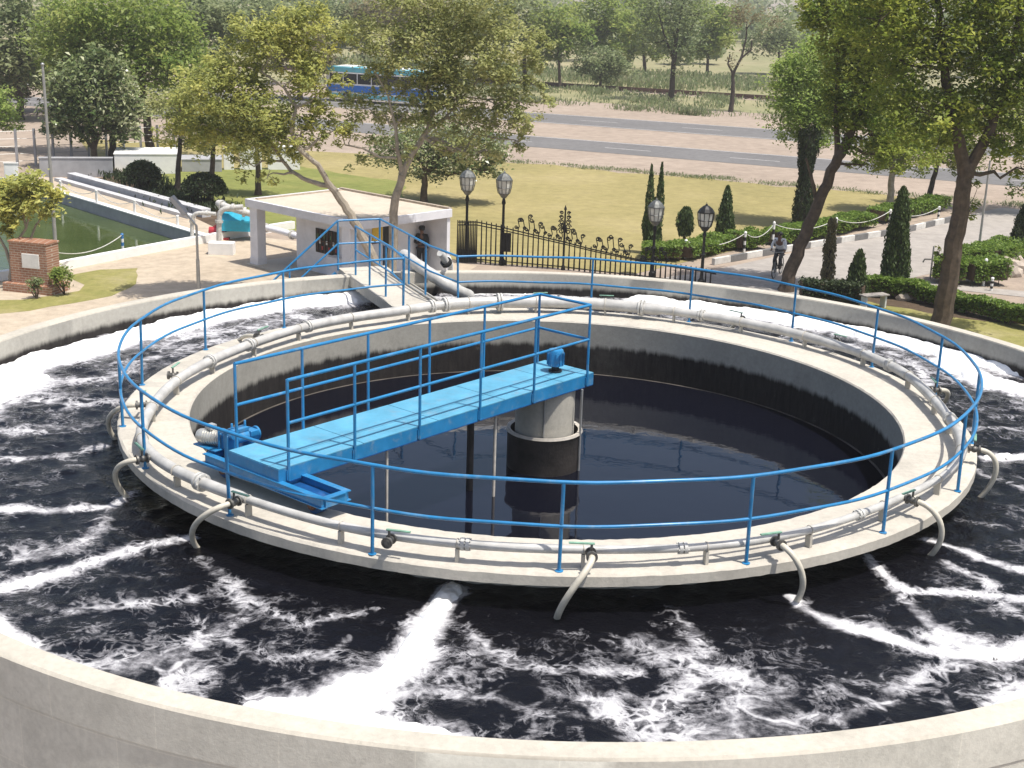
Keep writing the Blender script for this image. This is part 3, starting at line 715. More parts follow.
# ---- ring railing
RR = 5.975
rr = thing('ring_railing', 'blue tubular two rail guard railing round the edge of the concrete ring', 'railing', (0,-RR,T))
def arc(a0, a1, r, z, n): return [(r*math.cos(a0+(a1-a0)*i/n), r*math.sin(a0+(a1-a0)*i/n), z+.006*math.sin(i*.8)) for i in range(n+1)]
a_st, a_en = rad(115.2), rad(105.3+360)              # opening where the access bridge lands
for z, r, nm in ((T+1.0, .021, 'top_rail'), (T+.515, .019, 'mid_rail')):
    mb = MB(); mb.tube(arc(a_st, a_en, RR, z, 170), r, 10); mb.build(nm, M['blue'], rr)
post_az = [-127.9, -108.8, -89.4, -69.8, -50.8, -32.2, -12.5, 6.9, 24.9, 42.8, 62.7, 80.9, 105.3, 115.2, 139.0, 157.3, 177.6, 196.5, 213.2]
for a in post_az:
    p = Vector((RR*math.cos(rad(a)), RR*math.sin(rad(a)), 0)); mb = MB()
    lean = Vector(rng.normal(size=3))*.012; lean.z = 0
    mb.cyl(p+ez*(T-.03)+lean, p+ez*(T+1.0), .0205, n=10); mb.lathe([(.045, T+.0), (.045, T+.008), (.024, T+.012)], p+lean, 12)
    mb.build('rail_post', M['blue'], rr)

# ---- air pipe with flanges, valves and hoses
PIPE = [(560,548),(400,538),(780,540),(860,510),(240,495),(147,455),(960,460),(937,405),(880,360),(800,335),(720,318),(640,308),(580,302),(500,303),(350,318),(250,345),(190,376),(150,402)]
pa = sorted((az(*q), math.hypot(*U(*q, T+.2).xy)) for q in PIPE)
def pipe_r(a):                                        # smooth periodic radius through the surveyed points
    num = den = 0
    for b, r in pa:
        dd = math.atan2(math.sin(a-b), math.cos(a-b)); wgt = math.exp(-(dd/.26)**2); num += wgt*r; den += wgt
    return num/den
def pipe_p(a, z=T+.2): r = pipe_r(a); return Vector((r*math.cos(a), r*math.sin(a), z))
def pipe_rad(a):
    dd = abs(math.atan2(math.sin(a-rad(104)), math.cos(a-rad(104))))/math.pi
    k = min(4, int(dd*5))
    if dd > .72: return .05 if math.cos(a) < 0 else .046
    return [.085, .075, .072, .070, .068][k] if math.cos(a) < math.cos(rad(108)) else [.108, .080, .074, .068, .060][k]
pp = thing('air_pipe', 'long grey white pipe curving round the concrete ring with hoses and valves', 'pipe', (0,-5.7,T))
AN = [2*math.pi*i/300 for i in range(300)]
mb = MB(); mb.tube([pipe_p(a) for a in AN], [pipe_rad(a) for a in AN], 16, closed=True); mb.build('pipe', M['pipe'], pp)
def tang(a): return (pipe_p(a+.01)-pipe_p(a-.01)).normalized()
for q in [(190,485),(250,345),(465,545),(680,545),(855,513),(935,418),(878,366),(700,316),(640,309),(218,362),(314,328),(440,300),(500,303),(430,305)]:
    a = az(*q); p = pipe_p(a); t = tang(a); r = pipe_rad(a); mb = MB()
    big = 1.55 if q in ((190,485), (440,300), (500,303)) else 1.4
    mb.cyl(p-t*.045, p-t*.008, r*big, n=18); mb.cyl(p+t*.008, p+t*.045, r*big, n=18)
    for k in range(6):
        c = math.cos(k*1.047); s2 = math.sin(k*1.047); sd_ = t.cross(ez); o_ = (sd_*c+ez*s2)*r*big*.84; mb.cyl(p-t*.06+o_, p+t*.06+o_, .009, n=6)
    mb.build('flange', M['flange'], pp)
for a in np.arange(0, 2*math.pi, rad(13)):
    p = pipe_p(a); t = tang(a); out = t.cross(ez).normalized(); r = pipe_rad(a); mb = MB()
    mb.box((p.x, p.y, T+(.2-r)/2), (.035, .08, max(.02, .2-r)), (t, out, ez)); mb.tube([p+out*r*1.08*math.cos(k)+ez*r*1.08*math.sin(k) for k in np.linspace(-.6, 3.74, 12)], .008, 5)
    mb.build('pipe_bracket', M['slab'], pp)
def valve_hose(q, hose, r=.034):
    a = az(*q); p = pipe_p(a); t = tang(a); out = Vector((p.x, p.y, 0)).normalized(); pr_ = pipe_rad(a)
    v0 = p+out*pr_*.8; v1 = p+out*(pr_+.17); mb = MB()
    mb.cyl(v0, v1, .036, n=12); mb.cyl(v0+out*.03, v0+out*.05, .06, n=16); mb.cyl(v1-out*.03, v1-out*.006, .062, n=16); mb.ball(v0+out*.10, .046, 12, 8)
    mb.cyl(v0+out*.10, v0+out*.10+ez*.12, .014, n=8); vo = mb.build('valve', M['valve'], pp)
    hd = MB(); k = 1 if rng.random() < .5 else -1; hd.beam(v0+out*.10+ez*.125-t*.03*k, v0+out*.10+ez*.135+t*.24*k, .032, .014); attach(hd.build('handle', M['handle']), vo)
    if hose:
        e0 = U(*hose[-1], ZW-.05); ea = math.atan2(e0.y, e0.x); ea = a+max(-.085, min(.085, math.atan2(math.sin(ea-a), math.cos(ea-a))))
        eo = Vector((math.cos(ea), math.sin(ea), 0)); q0 = v1-out*.03; q3 = eo*6.10+ez*(ZW-.06); q1 = q0+out*.27+ez*.02; q2 = eo*6.40+ez*(T-.12)
        P = [q0*(1-f)**3+q1*3*f*(1-f)**2+q2*3*f*f*(1-f)+q3*f**3 for f in np.linspace(0, 1, 22)]
        hb = MB(); hb.tube(P, r, 12); hb.build('hose', M['hose'], pp)
valve_hose((147,458), [(100,488)]); valve_hose((232,503), [(200,548)]); valve_hose((590,550), [(556,616)], .036); valve_hose((775,541), [(785,597)])
valve_hose((905,498), [(920,555)]); valve_hose((966,448), [(978,500)]); valve_hose((140,405), [(92,438)]); valve_hose((390,540), None); valve_hose((745,318), [(770,322)])
valve_hose((825,343), None); valve_hose((920,390), [(945,395)]); valve_hose((600,303), None); valve_hose((535,302), None); valve_hose((190,376), None); valve_hose((275,340), [(250,330)])
# ================================================================== ACCESS BRIDGE AND STAIR
bu = Vector((-.4, .917, 0)).normalized(); bn = Vector((bu.y, -bu.x, 0)); BX = (bu, bn, ez)
def Bp(s, n_, z): return bu*s+bn*n_+ez*(T+z)
ab = thing('access_bridge', 'concrete footbridge with blue handrails crossing the dark water to the ring', 'footbridge', Bp(9.7, .3, -T))
mb = MB(); mb.box(Bp(7.82, .29, -.11), (3.9, 1.04, .2), BX); mb.box(Bp(9.95, .29, -.112), (.36, 1.04, .22), BX); mb.build('walkway', M['slab'], ab)
mb = MB(); mb.box(Bp(10.1, .29, -2.55), (.3, 1.0, 4.65), BX); mb.build('landing_support', M['wall_out'], ab)
mb = MB(); mb.box(Bp(7.6, .63, .012), (3.2, .035, .03), BX); mb.box(Bp(7.6, .74, .012), (3.2, .02, .02), BX); mb.build('cable', M['steel'], ab)
for n_, ss, s_end, nm in ((-.09, (9.32, 8.35, 7.3, 6.25), 9.32, 'l'), (.67, (9.2, 8.15, 7.15), 10.07, 'r')):
    for z, r, nme in ((1.02, .022, 'handrail'), (.53, .019, 'mid_rail')):
        mb = MB(); e = rad(115.2 if nm == 'l' else 105.3)
        mb.tube([Bp(s_end, n_, z), Bp(6.9, n_, z), Vector((RR*math.cos(e), RR*math.sin(e), T+(1.0 if z > .9 else .515)))], r, 10); mb.build(nme, M['blue'], ab)
    for s in ss:
        mb = MB(); mb.cyl(Bp(s, n_, -.04), Bp(s, n_, 1.02), .021, n=10); mb.build('rail_post', M['blue'], ab)
mb = MB()
for z, r in ((1.02, .022), (.53, .019)): mb.tube([Bp(10.07, .67, z), Bp(10.07, -.25, z)], r, 10)
mb.cyl(Bp(10.07, -.25, -.04), Bp(10.07, -.25, 1.02), .021, n=10); mb.cyl(Bp(10.07, .67, -.04), Bp(10.07, .67, 1.02), .021, n=10); mb.build('end_rail', M['blue'], ab)
st = thing('stair', 'steep stair with blue handrail going down outside the tank wall', 'stair', Bp(9.95, -5.6, -T))
mb = MB(); NS = 26
for i in range(1, NS):
    z = -i*T/NS; n_ = -.23-.215*i; mb.box(Bp(9.80, n_, z-.03), (.52, .25, .05), BX)
mb.build('tread', M['steel'], st)
mb = MB()
for s in (9.53, 10.09): mb.beam(Bp(s, -.25, -.15), Bp(s, -5.75, -T+.05), .05, .2)
mb.build('stringer', M['blue'], st)
for z, r, nm in ((1.02, .022, 'handrail'), (.53, .019, 'mid_rail')):
    mb = MB(); mb.tube([Bp(10.07, -.25, z), Bp(10.07, -5.7, z-T+.1)], r, 10); mb.build(nm, M['blue'], st)
for k in range(1, 6):
    mb = MB(); n_ = -.25-1.05*k; z = -(k*1.05)/5.45*(T-.1); mb.cyl(Bp(10.07, n_, z-.15), Bp(10.07, n_, z+1.02), .02, n=8); mb.build('rail_post', M['blue'], st)
# inflow pipe and little spout at the wall
ip = thing('inflow_pipe', 'fat white pipe slanting over the tank wall beside the footbridge into foam', 'pipe', U(425,270,T))
P = [U(404,255,T+.40), U(416,264,T+.36), U(432,275,T+.20), U(448,286,T+.02), U(461,292,T-.16), U(468,297,T-.34)]
for _ in range(2):
    Q = [P[0]]
    for a, b_ in zip(P[:-1], P[1:]): Q += [a.lerp(b_, .25), a.lerp(b_, .75)]
    P = Q+[P[-1]]
mb = MB(); mb.tube(P, [.125+.008*math.sin(i*2.1)+(.025 if i > len(P)-5 else 0) for i in range(len(P))], 16); mb.build('pipe', M['pipe'], ip)
mb = MB(); a = U(416,264,T+.36); mb.box((a.x, a.y, T+.1), (.3, .55, .22), BX); mb.build('saddle', M['slab'], ip)
sp = thing('water_spout', 'small pipe with black flange spouting white water over the tank wall by the fence', 'spout', U(446,262,T))
a = U(440,253,T+.52); b_ = U(446,262,T+.30); mb = MB(); mb.tube([a, a.lerp(b_, .5)+ez*.03, b_], .075, 12); mb.build('pipe', M['flange'], sp)
mb = MB(); d_ = (b_-a).normalized(); mb.cyl(b_-d_*.03, b_+d_*.05, .12, n=16); mb.build('flange', M['black'], sp)
mb = MB(); e = U(451,284,ZW); mb.tube([b_, b_+(Vector((e.x, e.y, b_.z))-b_)*.45-ez*.04, b_+(Vector((e.x, e.y, b_.z))-b_)*.8-ez*.25, Vector((e.x, e.y, ZW))], [.05, .055, .06, .08], 10); mb.build('jet', foam_material(), sp)

# ================================================================== GUARD HUT
hb = Vector((-6.1, 28.0, 0)); h1 = Vector((-.738, .675, 0)).normalized(); h2 = Vector((.675, .738, 0)).normalized(); HX = (h1, h2, ez)
def H(a, b, z): return hb+h1*a+h2*b+ez*z
hut = thing('guard_hut', 'low whitewashed flat roofed guard hut with open porch behind the tank', 'hut', H(3,2,0))
mb = MB(); mb.box(H(3.2, 2.3, 2.45), (6.3, 4.5, .18), HX); mb.build('roof', M['roof'], hut)
mb = MB()
mb.box(H(3.2, -.02, 2.42), (6.5, .10, .30), HX); mb.box(H(-.02, 2.33, 2.42), (.10, 4.56, .30), HX); mb.box(H(6.42, 2.33, 2.42), (.10, 4.56, .30), HX)
mb.build('fascia', M['whiteblue'], hut)
mb = MB(); mb.box(H(3.2, 4.60, 2.50), (6.34, .14, .24), HX); mb.box(H(6.2, 2.4, 2.555), (.16, 4.2, .05), HX); mb.build('parapet', M['roofedge'], hut)
for a, b in ((6.15, .28), (6.15, 4.3), (.65, .22)):
    mb = MB(); mb.box(H(a, b, 1.135), (.46, .40, 2.27), HX); mb.box(H(a, b, .16), (.50, .44, .32), HX); mb.build('column', M['whiteblue'], hut, bevel=.01)
mb = MB()
mb.box(H(2.95, 1.08, 1.135), (3.5, .16, 2.27), HX); mb.box(H(4.62, 2.8, 1.135), (.16, 3.28, 2.27), HX); mb.box(H(1.35, 2.85, 1.135), (.16, 3.36, 2.27), HX)
mb.box(H(2.35, 4.50, 1.135), (4.7, .16, 2.27), HX)
mb.build('wall', M['whiteblue'], hut)
mb = MB(); mb.box(H(2.85, .985, 1.30), (1.30, .05, .90), HX); wf = mb.build('window', M['black'], hut)
mb = MB()
for k in range(6): mb.box(H(2.35+.2*k, .95, 1.30), (.03, .03, .88), HX)
mb.box(H(2.85, .95, 1.30), (1.28, .03, .03), HX); attach(mb.build('window_bars', M['rust'], None), wf)
mb = MB()
for k in range(9):
    mb.cur = k % 3; mb.box(H(2.32+.13*k, .955, 1.05+.22*(k % 3)), (.08, .03, .14), HX)
attach(mb.build('shelf_goods', [M['red'], M['plaque'], M['hedgegreen']], None), wf)
mb = MB(); mb.box(H(1.75, .55, .48), (.75, .4, .96), HX); mb.build('plinth', M['whiteblue'], hut)
mb = MB(); mb.box(H(1.255, 2.05, 1.72), (.03, .50, .60), HX); nb = mb.build('notice_board', M['yellow'], hut)
mb = MB(); mb.box(H(1.25, 2.05, 2.05), (.05, .58, .08), HX); mb.box(H(1.25, 2.05, 1.40), (.05, .58, .06), HX); attach(mb.build('board_frame', M['rust'], None), nb)
mb = MB(); mb.box(H(1.25, 2.52, 1.03), (.06, .34, 2.06), HX); mb.build('doorway', M['black'], hut)
mb = MB(); mb.box(H(3.2, 2.3, .03), (6.6, 4.7, .06), HX); mb.build('floor_slab', M['slab'], hut)

# ================================================================== IRON FENCE WITH LANTERN POSTS
def bz(px, base_y, top_y):                            # ground point and height of an upright seen between two rows
    p = U(px, base_y, 0); return p, UY(px, top_y, p.y).z
fpts = [(457,263,222), (476,264,222), (500,266,227), (512,266.5,230), (563,270,242), (590,273,249), (630,277,258), (660,280,264), (700,285,270), (715,288,273)]
fe = thing('iron_fence', 'black wrought iron fence with scrollwork and a gate between hut and drive', 'fence', U(590,273,0))
FP = []
for q in fpts: p, h = bz(*q); FP.append((p, h))
rails = MB()
for (p, h), (q, g) in zip(FP[:-1], FP[1:]):
    for k in (.12, .93): rails.beam(p+ez*(h*k), q+ez*(g*k), .045, .035)
    rails.beam(p+ez*h, q+ez*g, .05, .04)
rails.build('rails', M['iron'], fe)
bars = MB(); acc = 0
for (p, h), (q, g) in zip(FP[1:-1], FP[2:]):
    n = max(1, int((q-p).length/.19))
    for i in range(n):
        a = p.lerp(q, i/n); hh = h+(g-h)*i/n; bars.cyl(a+ez*.03, a+ez*(hh+.10), .036, .022, 5)
bars.build('railing_bars', M['iron'], fe)
gate = MB(); (p, h), (q, g) = FP[0], FP[1]; d_ = (q-p).normalized()
for i in range(13): a = p.lerp(q, i/12); gate.cyl(a+ez*.05, a+ez*(h+.08), .042, .02, 6)
gate.box((p+q)/2+ez*.5, ((q-p).length, .03, .12), (d_, Vector((-d_.y, d_.x, 0)), ez))
gate.build('gate_leaf', M['iron'], fe)
gp = MB(); p, h = bz(505, 266, 226); gp.box(p+ez*.95, (.42, .04, .75), (d_, Vector((-d_.y, d_.x, 0)), ez)); gp.build('gate_panel', M['iron'], fe)
def curl(mb, c, r, d, up, turns=1.4, sgn=1, th=.022):
    pts = []
    for i in range(22):
        f = i/21; a = sgn*2*math.pi*turns*f; rr_ = r*(1-.72*f); pts.append(c+d*(rr_*math.cos(a))+up*(rr_*math.sin(a)))
    mb.tube(pts, th, 5)
for (x0, x1, nn_) in ((514,545,6), (547,582,7), (592,630,7), (640,668,4)):
    scr = MB()
    for k in range(nn_):
        px = x0+(x1-x0)*(k+.5)/nn_; i = max(j for j in range(len(fpts)) if fpts[j][0] <= px); f = (px-fpts[i][0])/(fpts[i+1][0]-fpts[i][0])
        p = FP[i][0].lerp(FP[i+1][0], f); h = FP[i][1]*(1-f)+FP[i+1][1]*f
        mid = 1-abs((k+.5)/nn_-.5)*1.2; hh = h+.22+.45*mid*rng.uniform(.7, 1.1)
        scr.tube([p+ez*h, p+d_*.06+ez*(h+.2), p+ez*hh], .02, 5); curl(scr, p+ez*hh+d_*.07*(-1)**k, .09, d_, ez, sgn=(-1)**k); curl(scr, p+ez*(h+.16)-d_*.06*(-1)**k, .07, d_, ez, sgn=-(-1)**k)
    scr.build('scrollwork', M['iron'], fe)
sp_ = MB(); p, h = bz(563, 270, 205); sp_.lathe([(.09, 0), (.07, .15), (.045, .2), (.04, h*.62), (.075, h*.65), (.04, h*.7), (.03, h*.92), (.06, h*.94), (.004, h)], p, 10)
for k in range(5):
    for sg in (1, -1): curl(sp_, p+d_*.14*sg+ez*(h*.6+.2*k*.9), .13-.015*k, d_*sg, ez, sgn=1)
sp_.build('spire', M['iron'], fe)
def lantern(px, base_y, top_y, label, metal, group):
    p, h = bz(px, base_y, top_y); t = thing('lantern_post', label, 'street lamp', p, group)
    mb = MB(); s = h-1.10
    mb.lathe([(.14, 0), (.14, .18), (.09, .24), (.065, .3), (.06, s*.55), (.09, s*.57), (.055, s*.6), (.05, s*.90), (.085, s*.93), (.045, s)], p, 12); mb.build('post', metal if metal is M['lanternblack'] else M['iron'], t)
    mb = MB(); mb.lathe([(.03, s-.02), (.10, s+.02), (.21, s+.17), (.225, s+.20)], p, 10); mb.lathe([(.325, s+.70), (.32, s+.74), (.24, s+.86), (.12, s+.96), (.03, s+1.0)], p, 10)
    for k in range(10):
        a = 2*math.pi*k/10; ca, sa = math.cos(a), math.sin(a)
        mb.tube([p+Vector((.225*ca, .225*sa, s+.18)), p+Vector((.285*ca, .285*sa, s+.42)), p+Vector((.315*ca, .315*sa, s+.73))], .017, 5)
    mb.lathe([(.285, s+.405), (.30, s+.42), (.285, s+.435)], p, 10, caps=False)
    fr = mb.build('lantern_frame', metal, t, False)
    mb = MB(); mb.lathe([(.205, s+.20), (.265, s+.42), (.295, s+.71)], p, 10); attach(mb.build('lantern_glass', M['glass'], None, False), fr)
    mb = MB(); mb.lathe([(.03, s+.99), (.05, s+1.02), (.012, s+1.05), (.004, h+.02)], p, 8); attach(mb.build('finial', metal, None), fr)
lantern(466, 262, 167, 'grey metal lantern lamp post beside the guard hut wall', M['lantern'], 'lantern lamp posts along the fence')
lantern(502, 265, 170, 'grey metal lantern lamp post at the fence gate panel', M['lantern'], 'lantern lamp posts along the fence')
lantern(652, 277, 197, 'grey metal lantern lamp post in front of the twin tipped cypress', M['lantern'], 'lantern lamp posts along the fence')
lantern(701, 285, 202, 'all black lantern lamp post at the drive end of the fence', M['lanternblack'], 'lantern lamp posts along the fence')

# ================================================================== DRIVE: KERB, BOLLARDS, CHAINS
kp = [U(713,265,0), U(776.7,253.5,0), U(840,243,0), U(904.6,232.7,0), U(952,221.5,0)]
mb = MB(); tot = 0; per = 1.05
for a, b_ in zip(kp[:-1], kp[1:]):
    n = max(1, round((b_-a).length/per)); d_ = (b_-a)/n
    for i in range(n): mb.cur = tot % 2; tot += 1; mb.beam(a+d_*i+ez*.14, a+d_*(i+.985)+ez*.14, .16, .28)
kb = mb.build('kerb', [M['drive2'], simple('dark kerb paint', (.16, .155, .15), .8, .2, 5)], smooth_=False, bevel=.015); kb['kind'] = 'structure'
def bollard(px, by, ty, label, group, cols=('bollardwhite', 'black')):
    p, h = bz(px, by, ty); t = thing('bollard', label, 'bollard', p, group)
    for k in range(5):
        mb = MB(); mb.cyl(p+ez*(h*k*.18), p+ez*(h*(k+1)*.18), .055, n=10); mb.build('band', M[cols[k % 2]], t)
    mb = MB(); mb.lathe([(.06, h*.9), (.07, h*.92), (.05, h*.97), (.01, h)], p, 10); mb.build('cap', M[cols[0]], t)
    return p, h
def chain(a, b_, label, sag=.35, group=None):
    (p, h), (q, g) = a, b_; t0, t1 = p+ez*h*.9, q+ez*g*.9; mb = MB()
    mb.tube([t0.lerp(t1, i/14)-ez*sag*4*(i/14)*(1-i/14) for i in range(15)], .018, 6)
    tag(mb.build('chain', M['chain']), label, 'chain', group)
GB = 'striped bollards along the kerb'; GC = 'slack pale chains along the kerb'
bl = [bollard(685,259,239,'black and white bollard left of the black lantern post', GB), bollard(744,252.5,231,'black and white bollard in front of the big cone shrub end', GB),
      bollard(772,249.6,221,'black and white bollard just left of the cyclist', GB), bollard(834.7,238,217,'black and white bollard right of the leaning tree trunk', GB),
      bollard(889,225.6,209,'black and white bollard behind the tallest column cypress', GB), bollard(938,219,206,'farthest black and white bollard at the road end of the kerb', GB)]
for (a, b_, l) in ((0,1,'slack chain hanging behind the black lantern post'), (1,2,'short chain hanging left of the cyclist'), (2,3,'slack chain hanging behind the leaning tree trunk'), (3,4,'long slack chain hanging over the hedge past the column cypress'), (4,5,'farthest chain hanging near the road')):
    chain(bl[a], bl[b_], l, .35, GC)

# ================================================================== HEDGES, CONIFERS, SHRUBS
def hedge(base, w, h, label, dens=900, lsize=.13, mat='hedge', group=None, name='hedge', back=0):
    off = Vector((-.70, .72, 0))*back; B = [Vector((b.x, b.y, 0))+off for b in base]; root = thing(name, label, 'hedge', B[0], group); P = []; mb = MB()
    for a, b_ in zip(B[:-1], B[1:]):
        d = b_-a; Ln = d.length; d.normalize(); nn = Vector((-d.y, d.x, 0)); n = int(dens*Ln*(w+2*h)*.5)
        u = rng.random(n)*Ln; f = rng.random(n)
        top = f < w/(w+2*h*.85); side = np.where(rng.random(n) < .5, 1, -1)
        lat = np.where(top, rng.uniform(-w/2, w/2, n), side*w/2*rng.uniform(.82, 1.05, n)); z = np.where(top, h*rng.uniform(.9, 1.04, n), h*(.22+.76*rng.random(n)**.7))
        z += .05*np.sin(u*2.3+a.x)+.03*np.sin(u*5.1)
        P.append(np.array(a)+np.outer(u, d)+np.outer(lat+.05*np.sin(u*3.1), nn)+np.outer(z, ez))
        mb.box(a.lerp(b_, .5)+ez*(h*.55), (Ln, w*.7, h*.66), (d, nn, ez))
        for k in range(int(Ln/.35)): q = a+d*(k*.35+rng.uniform(0,.3))+nn*rng.uniform(-w*.3, w*.3); mb.cyl(q, q+ez*h*.4, .022, .012, 5)
    P = np.concatenate(P)+rng.normal(0, .025, (sum(map(len, P)), 3))
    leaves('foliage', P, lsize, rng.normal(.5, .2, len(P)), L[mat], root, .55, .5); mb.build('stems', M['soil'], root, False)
hd = lambda *q: [U(x, y, 0) for x, y in q]
hedge(hd((660,262),(700,264),(742,252)), 1.2, .62, 'clipped hedge behind the iron fence below the round conifers', 800, back=1.0)
hedge(hd((752,254),(775,250)), 1.1, .75, 'short clipped hedge block left of the cyclist', 900, back=.95)
hedge(hd((790,249),(835,240),(885,229)), 1.1, .70, 'long clipped hedge beyond the kerb behind the leaning trunk', 800, back=.95)
hedge(hd((893,226),(925,219),(956,212)), 1.1, .7, 'far clipped hedge beyond the kerb nearest the road', 700, back=.95)
hedge(hd((864,296),(905,299),(940,307)), .6, .68, 'low leggy hedge between the column cypress and the big trunk', 1100)
hedge(hd((938,307),(985,318),(1045,333)), .6, .68, 'low leggy hedge right of the big tree trunk', 1100)
hedge(hd((932,281),(965,284),(1000,283)), 1.3, .95, 'dark clipped hedge block behind the big tree trunk', 900)
hedge(hd((950,268),(985,268),(1012,258)), 1.4, .85, 'clipped hedge by the drive beside the rock heap', 800)
hedge(hd((800,300),(828,301),(862,305)), .9, .75, 'dark low hedge at the foot of the small cone cypress', 1000, .12, 'topiary')
def conifer(px, by, ty, wpx, shape, label, n=3500, mat='cypress', base_frac=.02):
    p, h = bz(px, by, ty); R = wpx*mpp(p.y)/2; root = thing('cypress_tree', label, 'conifer', p, 'clipped conifers round the drive')
    f = rng.random(n)**(.8); prof = np.array([shape(t) for t in f]); a = rng.random(n)*2*math.pi
    bumpy = 1+.10*np.sin(a*3+f*9)+.07*np.sin(a*5-f*21); rr_ = R*prof*bumpy*(1-.22*rng.random(n)**2.2)
    P = np.stack([p.x+rr_*np.cos(a), p.y+rr_*np.sin(a), h*(base_frac+(1-base_frac)*f)], -1)+rng.normal(0, .03, (n,3))
    leaves('foliage', P, .16, rng.normal(.48, .2, n)+.1*np.sin(a*4+f*12), L[mat], root, .36, vertical=True)
    mb = MB(); k = 14; mb.lathe([(max(.02, R*.74*shape(i/k)), h*(base_frac+.02+(.93-base_frac)*i/k)) for i in range(k+1)], p, 12); mb.cyl(p, p+ez*h*.3, .07, n=8); mb.build('trunk', M['barkdark'], root)
cone = lambda t: (1-t)**.75*min(1, .55+t*4); egg = lambda t: math.sin(math.pi*min(1, .12+.86*t))**.6; colm = lambda t: min(1, .6+t*2)*(1-max(0, t-.25)/.75)**.55
lance = lambda t: min(1, .7+t)*(1-t**1.6)
conifer(684, 243, 208, 15, egg, 'small egg shaped conifer between two lantern posts', 2600, base_frac=.22)
conifer(724, 241, 187, 21, cone, 'broad cone shaped conifer on the dry lawn edge', 5200)
conifer(855, 301, 251, 24, lambda t: (1-t)**.6*min(1, .7+t*2), 'small dark cone conifer beside the stone bench', 4200)
conifer(892, 294, 188, 26, colm, 'tall column cypress standing beside the drive', 7500)
conifer(826, 290, 219, 14, lambda t: .75*min(1,.5+t*2)*(1-t)**.5+.25*abs(math.sin(t*8)), 'thin sparse brownish conifer right of the leaning trunk', 2000, 'dry')
conifer(1022, 258, 196, 36, cone, 'dark broad conifer at the right end by the rocks', 4800, 'topiary')
conifer(801, 229, 128, 20, lambda t: .8+.2*math.sin(t*9), 'ivy clad dark column behind the leaning trunk', 4500, 'topiary')
p, h = bz(652, 254, 163); root = thing('cypress_tree', 'tall twin tipped slender cypress behind a grey lantern', 'conifer', p, 'clipped conifers round the drive'); PP = []; mb = MB()
for dx, hh, r in ((-.22, h*.98, .30), (.20, h, .28), (0, h*.62, .42), (-.35, h*.5, .24)):
    n = 1500; f = rng.random(n)**.9; a = rng.random(n)*6.283; rr_ = r*np.minimum(1, .7+f)*(1-f**1.8)*(1-.25*rng.random(n)**2)
    PP.append(np.stack([p.x+dx*np.minimum(1, f*1.6)+rr_*np.cos(a), p.y+rr_*np.sin(a), hh*f], -1)); mb.tube([p, p+Vector((dx, 0, hh*.5)), p+Vector((dx, 0, hh*.92))], [.06, .05, .02], 6)
PP = np.concatenate(PP); leaves('foliage', PP, .17, rng.normal(.45, .2, len(PP)), L['cypress'], root, .32, vertical=True); mb.build('trunk', M['barkdark'], root)
def dome_shrub(px, by, ty, wpx, label):
    p, h = bz(px, by, ty); R = wpx*mpp(p.y)/2; root = thing('dome_shrub', label, 'shrub', p, 'clipped dome shrubs by the pool path'); n = 3200
    a = rng.random(n)*6.283; t = rng.random(n)**.6*math.pi/2; top = h*.58
    P = np.stack([p.x+R*np.sin(t)*np.cos(a), p.y+R*np.sin(t)*np.sin(a), h-top+top*np.cos(t)], -1)+rng.normal(0, .05, (n,3))
    leaves('foliage', P, .15, rng.normal(.5, .2, n), L['topiary'], root, .5); mb = MB(); mb.lathe([(.1, h-top-.05), (R*.85, h-top), (R*.75, h-top*.5), (.05, h-.1)], p, 14)
    for k in range(5): q = p+Vector((rng.normal()*R*.3, rng.normal()*R*.3, 0)); mb.cyl(p+(q-p)*.3, q+ez*(h-top), .05, n=6)
    mb.build('stems', M['barkdark'], root)
dome_shrub(143, 191, 162, 34, 'clipped dark dome shrub in front of the white block'); dome_shrub(205, 206, 174, 42, 'clipped dark dome shrub behind the pump and white pipes')
def bush(px, by, ty, wpx, label, mat, n=500, ls=.12, stems=4):
    p, h = bz(px, by, ty); R = wpx*mpp(p.y)/2; root = thing('bush', label, 'bush', p); q, t, tw = clump_points((p.x, p.y, h*.65), (R, R, h*.36), n, 30, .3, .2)
    leaves('foliage', q, ls, t, L[mat], root, .5); mb = MB()
    for k in range(stems): mb.tube(jitter_path(p, Vector(tw[k]), 3, .04), [.03, .025, .02, .012], 5)
    mb.build('stems', M['bark'], root)
bush(65, 295, 267, 22, 'round green bush right of the brick plinth', 'mid', 900, .11)
bush(37, 299, 277, 18, 'thin grey leaved plant in front of the brick plinth', 'grey', 260, .12)
# scrubby weeds: nobody could count them
def weeds(name, label, pts, size, mat, hh):
    n = len(pts); P = np.array(pts); leaves(name, P+np.stack([np.zeros(n), np.zeros(n), rng.random(n)*hh], -1), size, rng.normal(.45, .25, n), L[mat], None, .28, vertical=True)
    return tag(bpy.data.objects[name] if name in bpy.data.objects else None, label, 'weeds', kind='stuff')
def scatter(s0, s1, t0, t1, n, clumps, sig):
    cs = rng.uniform(s0, s1, clumps); ct = rng.uniform(t0, t1, clumps); wgt = rng.random(clumps)**2; i = rng.choice(clumps, n, p=wgt/wgt.sum())
    s = cs[i]+rng.normal(0, sig, n); t = np.clip(ct[i]+rng.normal(0, sig*.6, n), t0, t1); return np.stack([RD.x*s+RN.x*t, RD.y*s+RN.y*t, np.zeros(n)], -1)
weeds('scrub_grass', 'low grey green scrub growing between the far carriageway and the railway', scatter(-75, 45, 101, 122, 26000, 260, 1.0), .42, 'scrub', .55)
weeds('reed_grass', 'green band of tall grass growing beyond the railway', scatter(-90, 70, 130, 150, 34000, 420, 1.8), .62, 'scrub', 1.1)
weeds('verge_grass', 'tufts of dry grass along the edge of the lawn by the road', scatter(-28, 14, 60.0, 61.4, 6000, 160, .4), .15, 'scrub', .16)
